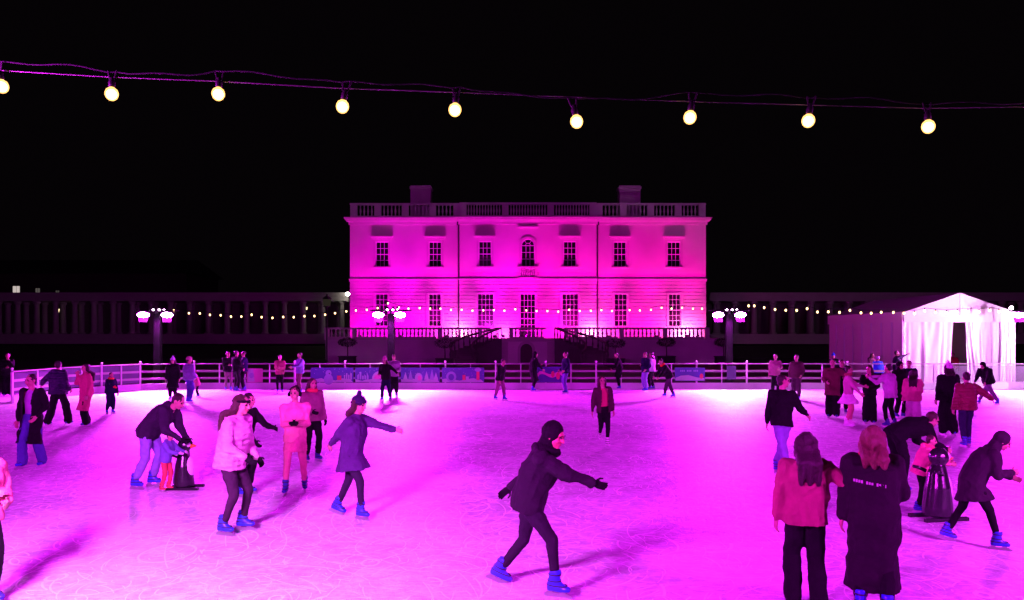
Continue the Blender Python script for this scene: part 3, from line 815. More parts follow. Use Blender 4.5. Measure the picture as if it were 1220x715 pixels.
# ------------------------------------------------------------------ floodlight masts round the rink
m_black = surf('black_powder_coat', (0.015, 0.015, 0.017), 0.5, 0.2, 5, 0.05, 40)
m_sleeve = surf('dark_mast_sleeve', (0.008, 0.007, 0.009), 0.9, 0.2, 2, 0.3, 6, spec=0.1)
m_matt = surf('matt_black_housing', (0.0012, 0.0012, 0.0013), 0.9, 0.2, 5, 0.05, 40, spec=0.02)
def mast(x, y, aim, label, cans=True, z=3.55, offs=((-.58, 0), (.48, 0)), st=1.0, tilt=24, col=FLOOD_COL, hm=0.0, down=None):
    """square mast, cross bar, two floodlights pointing at the ice"""
    t = thing('floodlight_mast', label, 'floodlight', (x, y, -.1), 'floodlight masts round the rink')
    MB().box(-.15, .15, -.05, .25, .12, 3.7 + hm).build('mast', m_sleeve, t)
    MB().box(-.55, .55, -.5, .6, 0, .12).build('base', m_black, t)
    d = Vector((aim[0] - x, aim[1] - y, 0)).normalized(); s = Vector((-d.y, d.x, 0))
    if s.x < 0: s = -s
    MB().bar(s * -1.0 + Vector((0, -.0, 3.85 + hm)), s * 1.0 + Vector((0, 0, 3.85 + hm)), .06).build('cross_bar', m_black, t)
    MB().bar((0, 0, 3.70 + hm), (0, 0, 3.92 + hm), .08).build('bracket', m_black, t)
    tilt = R(tilt)
    lm = emit('flood_lens_%d_%d' % (round(st * 100), round(col[1] * 1000)), col, FLOOD_L * st * 2.15)
    fwd = (d * math.cos(tilt) + Vector((0, 0, -math.sin(tilt)))).normalized(); up = s.cross(fwd)
    if up.z < 0: up = -up
    for o, dz in offs:
        c_ = s * o + d * .22 + Vector((0, 0, z + .08 + dz + hm))
        M_ = Matrix((s, fwd, up)).transposed().to_4x4(); M_.translation = c_
        mb = MB(); w2, h2, dd = .27, .155, .12
        for a0 in range(0, 360, 15):
            e = [(math.cos(R(q)), math.sin(R(q))) for q in (a0, a0 + 15)]
            mb.add([(e[0][0] * w2, 0, e[0][1] * h2), (e[1][0] * w2, 0, e[1][1] * h2), (e[1][0] * w2 * .55, -dd, e[1][1] * h2 * .55), (e[0][0] * w2 * .55, -dd, e[0][1] * h2 * .55)], [(0, 1, 2, 3)])
        mb.add([(math.cos(R(q)) * w2 * .55, -dd, math.sin(R(q)) * h2 * .55) for q in range(0, 360, 15)], [tuple(range(24))])
        mb.add([(-w2 * .8, .0, -h2 - .004), (w2 * .8, .0, -h2 - .004), (w2 * .7, .30, -h2 - .07), (-w2 * .7, .30, -h2 - .07)], [(0, 1, 2, 3)])  # visor plate added to keep the lens light off the mast
        fl = mb.build('floodlight', m_matt, t); fl.matrix_local = M_
        MB().add([((w2 - .01) * math.cos(R(q)), .003, (h2 - .01) * math.sin(R(q))) for q in range(0, 360, 15)], [tuple(range(24))]).build('lens', lm, fl)
        mb = MB(); mb.bar((-w2 - .02, -.03, 0), (-w2 - .02, -.03, h2 + .1), .012, .04); mb.bar((w2 + .02, -.03, 0), (w2 + .02, -.03, h2 + .1), .012, .04); mb.bar((-w2 - .02, -.03, h2 + .1), (w2 + .02, -.03, h2 + .1), .012, .04)
        mb.build('yoke', m_matt, fl)
    if cans:
        for o in (-.15, .12, .33):
            p0 = s * o + Vector((0, 0, 4.02 + hm)); dv = (d * .58 + Vector((0, 0, -.81))).normalized()
            cn = MB().tube([p0, p0 + dv * .07, p0 + dv * .17], [.04, .06, .065], 10).build('spot_can', m_black, t)
            if down:
                lz = MB().tube([p0 + dv * .171, p0 + dv * .176], .055, 10).build('lens', emit('spot_lens', (1, .62, 1), 30), cn)
    if down:                                 # pale spot lamps added to whiten the ice at the mast's foot
        for o in (-.15, .33):
            ld = bpy.data.lights.new('added_ice_spot', 'SPOT'); ld.energy = down; ld.color = (1, .55, 1); ld.spot_size = R(96); ld.spot_blend = 1.0; ld.shadow_soft_size = .2
            lo_ = bpy.data.objects.new('added_ice_spot', ld); C.objects.link(lo_); lo_.parent = t
            dv = (d * .58 + Vector((0, 0, -.81))).normalized()
            lo_.location = s * o + Vector((0, 0, 4.02 + hm)) + dv * .20
            lo_.rotation_euler = dv.to_track_quat('-Z', 'Y').to_euler()
    return t
def fx(px, Y=37.0): return (px - CX) * Y / FPX
mast(fx(187), 37.0, (-12, 20), 'floodlight mast with two magenta lamps beyond the left corner of the rink', st=1.5, tilt=32, down=4200)
mast(fx(465.5), 37.0, (-5, 18), 'floodlight mast with two magenta lamps in front of the left house windows', st=1.7, tilt=32, down=4200)
mast(fx(869), 37.0, (9, 18), 'floodlight mast with two magenta lamps right of the pink house', st=1.7, tilt=32, down=4200)
mast(fx(1231), 37.0, (14, 20), 'floodlight mast at the right edge beyond the marquee', st=1.4, tilt=32, down=4200)
mast(-4.2, 2.4, (-3.0, 16), 'near floodlight mast left of the viewpoint', st=.9, tilt=26, down=2700)
mast(9.2, 2.6, (7.5, 16), 'near floodlight mast right of the viewpoint', st=.7, tilt=26, down=700)
mast(-20.5, 13.0, (-6, 18), 'floodlight mast on the left side of the rink', st=.45)
mast(28.0, 19.0, (8, 20), 'floodlight mast on the right side of the rink', st=.4)
mast(27.4, 32.6, (22.8, 39), 'added short floodlight mast out of view, brightening the marquee', st=.62, tilt=-6, col=(.95, .44, 1.0), hm=-1.1, cans=False)  # unseen lamp added to brighten the marquee front

# uplighters on the terrace washing the facade
def uplight(px, yy, col, st, label, tilt, high=0):
    c_ = Vector((hx(px), HY - yy, TZ))
    t = thing('uplighter', label, 'uplighter', c_, 'uplighters on the terrace')
    MB().box(-.10, .10, -.06, .06, 0, .03).build('foot', m_black, t)
    mb = MB(); w2, h2 = .17, .13
    mb.add([(-w2, 0, -h2), (w2, 0, -h2), (w2, 0, h2), (-w2, 0, h2), (-w2 * .7, -.12, -h2 * .7), (w2 * .7, -.12, -h2 * .7), (w2 * .7, -.12, h2 * .7), (-w2 * .7, -.12, h2 * .7)],
           [(4, 7, 6, 5), (0, 4, 5, 1), (1, 5, 6, 2), (2, 6, 7, 3), (3, 7, 4, 0)])
    h = mb.build('housing', m_black, t); h.location = (0, 0, .2); h.rotation_euler = (R(tilt), 0, 0)
    MB().add([(-w2 + .01, -.004, -h2 + .01), (w2 - .01, -.004, -h2 + .01), (w2 - .01, -.004, h2 - .01), (-w2 + .01, -.004, h2 - .01)], [(0, 3, 2, 1)]).build('lens', emit('uplight_%d' % px, col, UP_L * st), h)
    if high:                                 # narrow beam up the facade
        ld = bpy.data.lights.new('beam', 'SPOT'); ld.energy = high; ld.color = col; ld.spot_size = R(54); ld.spot_blend = 1.0; ld.shadow_soft_size = .28
        lo_ = bpy.data.objects.new('beam', ld); C.objects.link(lo_); lo_.parent = t; lo_.location = (0, .05, .36)
        lo_.rotation_euler = Vector((0, yy + .0, 10.6)).normalized().to_track_quat('-Z', 'Y').to_euler()
UPN = ['uplighter behind the balustrade at the left end of the terrace', 'uplighter on the terrace between the two leftmost lower windows', 'uplighter on the terrace by the left downpipe', 'uplighter on the terrace left of the middle door',
       'uplighter on the terrace facing the middle door', 'uplighter on the terrace below the first window right of the door', 'uplighter on the terrace by the right downpipe', 'uplighter on the terrace between the two rightmost lower windows', 'uplighter behind the balustrade at the right end of the terrace',
       'small uplighter close to the wall by the left downpipe', 'small uplighter close to the wall by the right downpipe', 'small uplighter close to the wall at the right house corner', 'small uplighter close to the wall left of the middle door']
for i, (px, yy, col, st, tl) in enumerate([
        (436, 3.0, (1, .0, .78), .8, 46), (482, 3.0, (.95, .0, .90), .9, 46), (535, 3.1, (1, .001, .74), 1.0, 46), (590, 3.1, (.95, .0, .90), .8, 46),
        (629, 3.1, (1, .0, .70), .6, 46), (672, 3.1, (1, .001, .62), .9, 46), (720, 3.1, (1, .001, .62), 1.0, 46), (775, 3.0, (1, .0, .52), .9, 46), (822, 3.0, (1, .001, .52), .9, 46),
        (548, 1.3, (1, .30, .74), .24, 22), (704, 1.3, (1, .28, .66), .26, 22), (815, 1.3, (1, .32, .7), .34, 22), (600, 1.3, (1, .10, .72), .14, 22)]):
    uplight(px, yy, col, st * (.42 if i < 9 else .6), UPN[i], tl, UP_HIGH * (.8 if i in (0, 8) else 1) if i < 9 else 0)

# ------------------------------------------------------------------ festoon strings
m_cable = surf('black_cable', (0.004, 0.004, 0.005), 0.7, 0.2, 20, 0.1, 60, spec=0.12)
m_bulb = emit('warm_bulb', (1.0, 0.62, 0.26), 34.0)
m_env = bpy.data.materials.new('bulb_glow_shell'); m_env.use_nodes = True  # emissive shell paints an orange glow round the white core
_nt = m_env.node_tree; _nt.nodes.clear()
_t = _nt.nodes.new('ShaderNodeBsdfTransparent'); _t.inputs[0].default_value = (1, .80, .5, 1)
_e = _nt.nodes.new('ShaderNodeEmission'); _e.inputs[0].default_value = (1, .50, .16, 1); _e.inputs[1].default_value = 5.0
_m = _nt.nodes.new('ShaderNodeMixShader'); _m.inputs[0].default_value = .35
_o = _nt.nodes.new('ShaderNodeOutputMaterial')
_nt.links.new(_t.outputs[0], _m.inputs[1]); _nt.links.new(_e.outputs[0], _m.inputs[2]); _nt.links.new(_m.outputs[0], _o.inputs[0])
def _usph(nu=14, nv=9):
    v = [(math.sin(math.pi * (j + .5) / nv) * math.cos(2 * math.pi * i / nu), math.sin(math.pi * (j + .5) / nv) * math.sin(2 * math.pi * i / nu), math.cos(math.pi * (j + .5) / nv)) for j in range(nv) for i in range(nu)]
    f = [(j * nu + i, (j + 1) * nu + i, (j + 1) * nu + (i + 1) % nu, j * nu + (i + 1) % nu) for j in range(nv - 1) for i in range(nu)] + [tuple(range(nu)), tuple((nv - 1) * nu + i for i in range(nu - 1, -1, -1))]
    return np.array(v), f
US0, UF0 = _usph()
m_bulb_far = emit('warm_bulb_far', (1.0, 0.60, 0.24), 7.0)
m_hold = surf('lamp_holder_black', (0.006, 0.006, 0.006), 0.6, 0.2, 8, 0.1, 40, spec=0.15)
FY = 3.6
bulbs = [(-134, 96), (2, 103), (133, 112), (260, 112), (408, 127), (542, 131), (687, 145), (822, 140), (963, 144), (1106, 151), (1246, 150)]
fest = thing('festoon_string', 'string of nine glowing warm bulbs hanging close across the top', 'string lights', (0, FY, 3.6))
fo = Vector((0, FY, 3.6))
holders = []
for i, (px, py) in enumerate(bulbs):
    r2 = random.Random(i * 5 + 2)
    c_ = W(px, py, FY) - fo
    tl = Vector((r2.uniform(-.25, .25), r2.uniform(-.2, .2), 1)).normalized()
    top = c_ + tl * .072
    holders.append(top)
    b = MB(); prof = [(.004, -.032), (.014, -.029), (.024, -.020), (.030, -.006), (.030, .006), (.025, .020), (.015, .028), (.012, .031)]
    b.lathe(prof, (0, 0, 0), 16); bo = b.build('bulb', m_env, fest, True, c_); MB().add(US0 * .0232 + np.array((0, 0, -.002)), UF0).build('filament_core', m_bulb, bo, True); bo.rotation_euler = Vector((0, 0, 1)).rotation_difference(tl).to_euler()
    h = MB().lathe([(.013, .0315), (.0155, .037), (.0155, .06), (.010, .068), (.008, .08)], (0, 0, 0), 12); h.build('lamp_holder', m_hold, bo, True)
    mb = MB()
    mb.tube([c_ + tl * .07 + Vector((-.010, 0, 0)), c_ + tl * .112 + Vector((-.02, 0, 0))], .004, 6)
    mb.tube([c_ + tl * .07 + Vector((.010, 0, 0)), c_ + tl * .112 + Vector((.02, 0, .002))], .004, 6)
    mb.build('hanger', m_hold, fest)
pts = []
for i in range(len(holders) - 1):
    a_, b_ = holders[i] + Vector((.02, 0, .04)), holders[i + 1] + Vector((-.02, 0, .04))
    sag = random.Random(i).uniform(-.012, .02)
    for j in range(9):
        u = j / 8
        pts.append(a_.lerp(b_, u) + Vector((0, .006 * math.sin(u * 6 + i), -sag * 4 * u * (1 - u) + .006 * math.sin(u * 9 + i * 2))))
MB().tube(pts, .0034, 6).build('cable', m_cable, fest)
pts = [W(x, y, FY + .012) - fo for x, y in ((-134, 78), (0, 84), (130, 92), (260, 97), (400, 105), (540, 110), (690, 116), (820, 121), (960, 125), (1100, 129), (1246, 127))]
cat = []
for i in range(len(pts) - 1):
    for j in range(6): cat.append(pts[i].lerp(pts[i + 1], j / 6))
MB().tube(cat + [pts[-1]], .0025, 6).build('catenary_wire', surf('steel_wire', (.07, .065, .065), .5, .3, 10, .1, 60, metal=.6), fest)
# far strings
me_far = MB().lathe([(.01, -.06), (.036, -.046), (.05, -.018), (.05, .01), (.038, .04), (.025, .06)], (0, 0, 0), 10).mesh('bulb', m_bulb_far, True)
me_hold = MB().lathe([(.028, .061), (.03, .12), (.015, .14)], (0, 0, 0), 8).mesh('lamp_holder', m_hold)
def far_string(label, spots, Y):
    o = W(spots[0][0], spots[0][1], Y)
    t = thing('festoon_string', label, 'string lights', o)
    pts = []
    for px, py in spots:
        c_ = W(px, py, Y) - o
        b = link('bulb', me_far, t, c_); link('lamp_holder', me_hold, b)
        pts.append(c_ + Vector((0, 0, .15)))
    MB().tube(pts, .012, 5).build('cable', m_cable, t)
z4 = lambda x, y: (200 + x / 4.468, 320 + y / 4.468)
far_string('string of warm bulbs in front of the left colonnade', [(207, 370)] + [z4(x, y) for x, y in ((112, 238), (170, 239), (224, 247), (281, 249), (336, 256), (391, 256), (446, 246), (499, 259), (557, 263), (614, 258), (670, 259), (727, 254), (780, 253), (837, 246), (890, 238), (950, 228))], 46.0)
z1 = lambda x, y: (380 + x / 2.86, 200 + y / 2.86)
z2 = lambda x, y: (620 + x / 2.86, 200 + y / 2.86)
far_string('string of small bulbs hung across the pink house front', [z1(x, y) for x, y in ((126, 486), (163, 484), (200, 478), (235, 462), (272, 476), (305, 480), (343, 478), (379, 480), (414, 480), (450, 484), (486, 484), (523, 487), (560, 486), (596, 485), (632, 487), (669, 482))] + [z2(x, y) for x, y in ((20, 486), (55, 488), (92, 488), (129, 490), (166, 484), (202, 488), (240, 487), (276, 485), (312, 488), (372, 485), (407, 486), (445, 484), (481, 477), (515, 480), (551, 477), (588, 480), (619, 480))], 50.0)
z5 = lambda x, y: (830 + x / 4.765, 320 + y / 4.765)
z6 = lambda x, y: (970 + x / 4.768, 320 + y / 4.768)
far_string('string of warm bulbs running from the right mast over the marquee', [z5(x, y) for x, y in ((295, 212), (327, 212), (383, 222), (445, 233), (506, 237), (568, 238), (627, 228), (686, 247), (748, 246), (811, 250), (870, 238))] + [z6(x, y) for x, y in ((80, 246), (144, 249), (203, 238), (266, 252), (324, 254), (381, 249), (450, 250), (510, 254), (570, 256), (628, 240), (690, 248), (752, 252), (812, 246), (874, 244), (936, 246), (997, 238), (1050, 244))], 38.6)

# lanterns and lamps of the place
def lantern(loc, name, label, cat_, size, st, col=(1, .75, .45), post=0.0):
    t = thing(name, label, cat_, loc)
    s = size
    MB().lathe([(.30 * s, 0), (.36 * s, .04 * s), (.36 * s, .08 * s)], (0, 0, -.42 * s), 6).build('tray', m_black, t)
    MB().lathe([(.30 * s, -.335 * s), (.40 * s, .30 * s)], (0, 0, 0), 6).build('lamp_glass', emit('lantern_%s' % name, col, st), t)
    MB().lathe([(.46 * s, .301 * s), (.30 * s, .50 * s), (.10 * s, .62 * s), (.06 * s, .80 * s)], (0, 0, 0), 6).build('cap', m_black, t)
    if post:
        MB().lathe([(.14, -post), (.14, -post + .25), (.07, -post + .5), (.05, -.43 * s)], (0, 0, 0), 10).build('post', m_black, t)
    return t
lantern(W(68.5, 370, 90.8), 'hanging_lantern', 'yellow lantern glowing between the left colonnade columns', 'lantern', .62, 2.2, (1, .8, .4))
lantern(W(364.5, 367.5, 90.8), 'hanging_lantern', 'small lantern near the house end of the left colonnade', 'lantern', .5, 2.0, (1, .8, .5))
lantern(W(389.5, 360.5, 66), 'street_lantern', 'unlit black street lantern on a post beside the terrace corner', 'lantern', .95, .02, (1, .8, .6), post=W(389.5, 360.5, 66).z + .1)  # unlit glass is given a faint glow of its own
wl = thing('wall_lamp', 'bright white lamp at the house end of the left colonnade', 'lamp', Vector(((414.5 - CX) * 88.7 / FPX, 88.7, CAM_H - (350.5 - HZ) * 88.7 / FPX)))
MB().box(-.05, .05, .05, .44, -.05, .05).build('bracket', m_black, wl)
MB().lathe([(.07, -.2), (.20, -.13), (.25, 0), (.20, .13), (.07, .2)], (0, -.1, 0), 12).build('lamp_glass', emit('wall_lamp', (1, .90, .82), 42), wl, True)
tl_ = thing('marquee_lamp', 'small bright lamp fixed at the right eave of the marquee', 'lamp', W(1204, 367, 38.9))
MB().box(-.03, .03, 0, .12, -.1, .05).build('bracket', m_black, tl_)
MB().lathe([(.03, -.09), (.09, -.05), (.10, .02), (.05, .09)], (0, -.06, 0), 10).build('lamp_glass', emit('marquee_lamp', (1, .75, .9), 20), tl_, True)
# ------------------------------------------------------------------ people
# unit sphere used for joints
def _unit_sphere(nu=12, nv=8):
    v = [(0, 0, 1)]; f = []
    for j in range(1, nv):
        for i in range(nu):
            a, b = 2 * math.pi * i / nu, math.pi * j / nv
            v.append((math.sin(b) * math.cos(a), math.sin(b) * math.sin(a), math.cos(b)))
    v.append((0, 0, -1))
    for i in range(nu): f.append((0, 1 + i, 1 + (i + 1) % nu))
    for j in range(nv - 2):
        for i in range(nu):
            a, b = 1 + j * nu + i, 1 + j * nu + (i + 1) % nu
            f.append((a, a + nu, b + nu, b))
    l = 1 + (nv - 2) * nu
    for i in range(nu): f.append((l + i, len(v) - 1, l + (i + 1) % nu))
    return np.array(v), f
US, UF = _unit_sphere()
def npv(v): return np.array((v[0], v[1], v[2]), dtype=float)
def unit(v): return v / (np.linalg.norm(v) + 1e-9)

class Blob:
    """union of solids, made into one skin by a voxel remesh"""
    def __init__(self, voxel, smooth=4):
        self.v, self.f, self.voxel, self.smooth = [], [], voxel, smooth
    def add(self, v, f):
        o = len(self.v)
        self.v += [tuple(p) for p in v]
        self.f += [tuple(i + o for i in q) for q in f]
    def ell(self, c, A, B, Cc):
        """ellipsoid with half axes A, B, Cc"""
        M_ = np.stack([A, B, Cc], axis=0)
        if np.linalg.det(M_) < 0: M_ = np.stack([-A, B, Cc], axis=0)
        self.add(US @ M_ + c, UF)
    def ball(self, c, r):
        self.add(US * r + c, UF)
    def limb(self, pts, rs, n=12):
        for (p, q), (r0, r1) in zip(zip(pts[:-1], pts[1:]), zip(rs[:-1], rs[1:])):
            d = unit(q - p)
            u = np.array((0, 0, 1.)) if abs(d[2]) < .9 else np.array((1., 0, 0))
            s = unit(np.cross(d, u)); t = np.cross(s, d)
            v = []
            for c, r in ((p, r0), (q, r1)):
                for k in range(n):
                    a = 2 * math.pi * k / n
                    v.append(c + (s * math.cos(a) + t * math.sin(a)) * r)
            f = [(k, (k + 1) % n, n + (k + 1) % n, n + k) for k in range(n)] + [tuple(range(n - 1, -1, -1)), tuple(range(n, 2 * n))]
            self.add(v, f)
        for p, r in zip(pts, rs): self.ball(p, r)
    def loft(self, rings, n=16, power=2.0):
        """rings of (centre, half axis a, half axis b)"""
        v = []
        for c, A, B in rings:
            for k in range(n):
                t = 2 * math.pi * k / n
                ca, sa = math.cos(t), math.sin(t)
                e = 2.0 / power
                v.append(c + A * math.copysign(abs(ca) ** e, ca) + B * math.copysign(abs(sa) ** e, sa))
        f = []
        for j in range(len(rings) - 1):
            for k in range(n): f.append((j*n+k, j*n+(k+1) % n, (j+1)*n+(k+1) % n, (j+1)*n+k))
        f.append(tuple(range(n - 1, -1, -1))); f.append(tuple((len(rings)-1)*n+k for k in range(n)))
        self.add(v, f)

QUEUE = []      # (final object, [temp objects], fold amplitude, seed)
TMP = bpy.data.collections.new('tmp'); C.children.link(TMP)
CUTS = {}
def queue(name, mat, parent, blobs, fold=0.0, fold_scale=1.0):
    o = link(name, bpy.data.meshes.new(name), parent)
    o.data.materials.append(mat)
    ts = []
    for b in blobs:
        me = bpy.data.meshes.new('tmp'); me.from_pydata(b.v, [], b.f); me.update()
        t = bpy.data.objects.new('tmp', me); TMP.objects.link(t)
        r = t.modifiers.new('r', 'REMESH'); r.mode = 'VOXEL'; r.voxel_size = b.voxel; r.adaptivity = 0.0
        if b.smooth:
            s = t.modifiers.new('s', 'SMOOTH'); s.factor = .5; s.iterations = b.smooth
        ts.append(t)
    QUEUE.append((o, ts, fold, fold_scale, len(QUEUE)))
    return o
def _noise(P, seed, freq):
    r = np.random.RandomState(seed)
    out = np.zeros(len(P)); warp = np.sin(P @ r.normal(size=(3, 3)) * freq * .5) * .5
    Q = P + warp * .35 / freq * 3
    for i in range(7):
        d = r.normal(size=3); d /= np.linalg.norm(d)
        fr = freq * r.uniform(.6, 1.9)
        out += (1 - 2 * np.abs(np.sin(Q @ d * fr + r.uniform(0, 6)))) / 3.2
    return out
def flush_people():
    dg = bpy.context.evaluated_depsgraph_get()
    dg.update()
    for o, ts, fold, fsc, seed in QUEUE:
        vs, fs, base = [], [], 0
        for t in ts:
            ev = t.evaluated_get(dg); me = ev.to_mesh()
            nv = len(me.vertices)
            co = np.empty(nv * 3, dtype=np.float32); me.vertices.foreach_get('co', co); co = co.reshape(-1, 3).astype(float)
            no = np.empty(nv * 3, dtype=np.float32); me.vertices.foreach_get('normal', no); no = no.reshape(-1, 3)
            if fold and nv:
                co = co + no * (fold * _noise(co, seed, 11.0 * fsc) + fold * .45 * _noise(co, seed + 999, 27.0 * fsc))[:, None]
            lp = np.empty(len(me.loops), dtype=np.int32); me.loops.foreach_get('vertex_index', lp)
            ls = np.empty(len(me.polygons), dtype=np.int32); me.polygons.foreach_get('loop_start', ls)
            lt = np.empty(len(me.polygons), dtype=np.int32); me.polygons.foreach_get('loop_total', lt)
            vs.append(co); fs.append((lp + base, ls, lt)); base += nv
            ev.to_mesh_clear()
        V = np.concatenate(vs) if vs else np.zeros((0, 3))
        me = o.data
        if o.name in CUTS:                   # coat worn open: drop the faces down the front
            oc, of, ol, ow = CUTS[o.name]
            lp0, st0, lt0 = fs[0]; quad = lp0.reshape(-1, 4); cen = V[quad].mean(axis=1) - oc
            keep = ~((cen @ of > .03) & (np.abs(cen @ ol) < ow))
            lp0 = quad[keep].ravel(); n_ = int(keep.sum()); fs = [(lp0, np.arange(n_) * 4, np.full(n_, 4))]
        me.vertices.add(len(V)); me.vertices.foreach_set('co', V.astype(np.float32).ravel())
        lp = np.concatenate([f[0] for f in fs]); off = 0; starts = []
        for f in fs: starts.append(f[1] + off); off += len(f[0])
        st = np.concatenate(starts); lt = np.concatenate([f[2] for f in fs])
        me.loops.add(len(lp)); me.loops.foreach_set('vertex_index', lp)
        me.polygons.add(len(st)); me.polygons.foreach_set('loop_start', st.astype(np.int32))
        try: me.polygons.foreach_set('loop_total', lt.astype(np.int32))
        except Exception: pass
        me.polygons.foreach_set('use_smooth', np.ones(len(st), dtype=bool))
        me.update(calc_edges=True); me.validate()
    for o, ts, *_ in QUEUE:
        for t in ts:
            me = t.data; bpy.data.objects.remove(t, do_unlink=True); bpy.data.meshes.remove(me)
    bpy.data.collections.remove(TMP)

def ik(a, t, l1, l2, pole):
    """two-bone chain from a to t, bending towards pole; returns joint, end"""
    d = t - a; L = np.linalg.norm(d)
    Lm = (l1 + l2) * .995
    if L > Lm: d = d * (Lm / L); t = a + d; L = Lm
    L = max(L, abs(l1 - l2) + .02)
    x = (l1 * l1 - l2 * l2 + L * L) / (2 * L)
    h = math.sqrt(max(0, l1 * l1 - x * x))
    dn = unit(d); p = pole - dn * np.dot(pole, dn); p = unit(p)
    return a + dn * x + p * h, t
def rot(v, axis, deg):
    a = R(deg); axis = unit(axis)
    return v * math.cos(a) + np.cross(axis, v) * math.sin(a) + axis * np.dot(axis, v) * (1 - math.cos(a))

# skate: chunky hire boot with blade; origin at the ankle, x forward
SOLE = 0.15
_boot = {}
def boot_mesh(col, far):
    key = (tuple(col), far)
    if key in _boot: return _boot[key]
    b = Blob(.012 if not far else .02, 3)
    a = np.array
    b.loft([(a((.025, 0, -.092)), a((.115, 0, 0)), a((0, .036, 0))), (a((.025, 0, -.072)), a((.12, 0, 0)), a((0, .041, 0))), (a((.008, 0, -.04)), a((.10, 0, 0)), a((0, .041, 0))), (a((-.018, 0, 0)), a((.064, 0, 0)), a((0, .043, 0))), (a((-.012, 0, .05)), a((.056, 0, 0)), a((0, .047, 0))), (a((.0, 0, .11)), a((.058, 0, 0)), a((0, .051, 0)))], 16)
    b.ell(a((.098, 0, -.064)), a((.05, 0, 0)), a((0, .041, 0)), a((0, 0, .030)))
    b.loft([(a((-.05, 0, -.092)), a((.04, 0, 0)), a((0, .034, 0))), (a((-.05, 0, -.06)), a((.045, 0, 0)), a((0, .036, 0)))], 12)
    m = MB()
    m.box(-.12, .155, -.005, .005, -.15, -.122)
    m.box(-.105, .135, -.009, .009, -.1215, -.108); m.box(.05, .105, -.018, .018, -.1075, -.088); m.box(-.085, -.03, -.018, .018, -.1075, -.088)
    m.add([(.155, -.005, -.15), (.178, -.005, -.13), (.155, -.005, -.122), (.155, .005, -.15), (.178, .005, -.13), (.155, .005, -.122)], [(0, 1, 2), (3, 5, 4), (0, 3, 4, 1), (1, 4, 5, 2)])
    blade = m.mesh('blade', surf('skate_steel', (.6, .6, .63), .3, .1, 10, .05, 40, metal=.9))
    _boot[key] = (b, blade, None)
    return _boot[key]

SKIN = (.40, .23, .17)
ARM = {'down': (.05, .09, -.53), 'pocket': (.16, .05, -.44), 'fold': (.24, -.13, -.25), 'face': (.20, -.09, .03), 'out': (.05, .42, -.30),
       'fwd': (.42, -.02, -.26), 'back': (-.24, .16, -.44), 'low': (.30, .02, -.44), 'wide': (.02, .52, -.12), 'hold': (.26, -.04, -.34)}

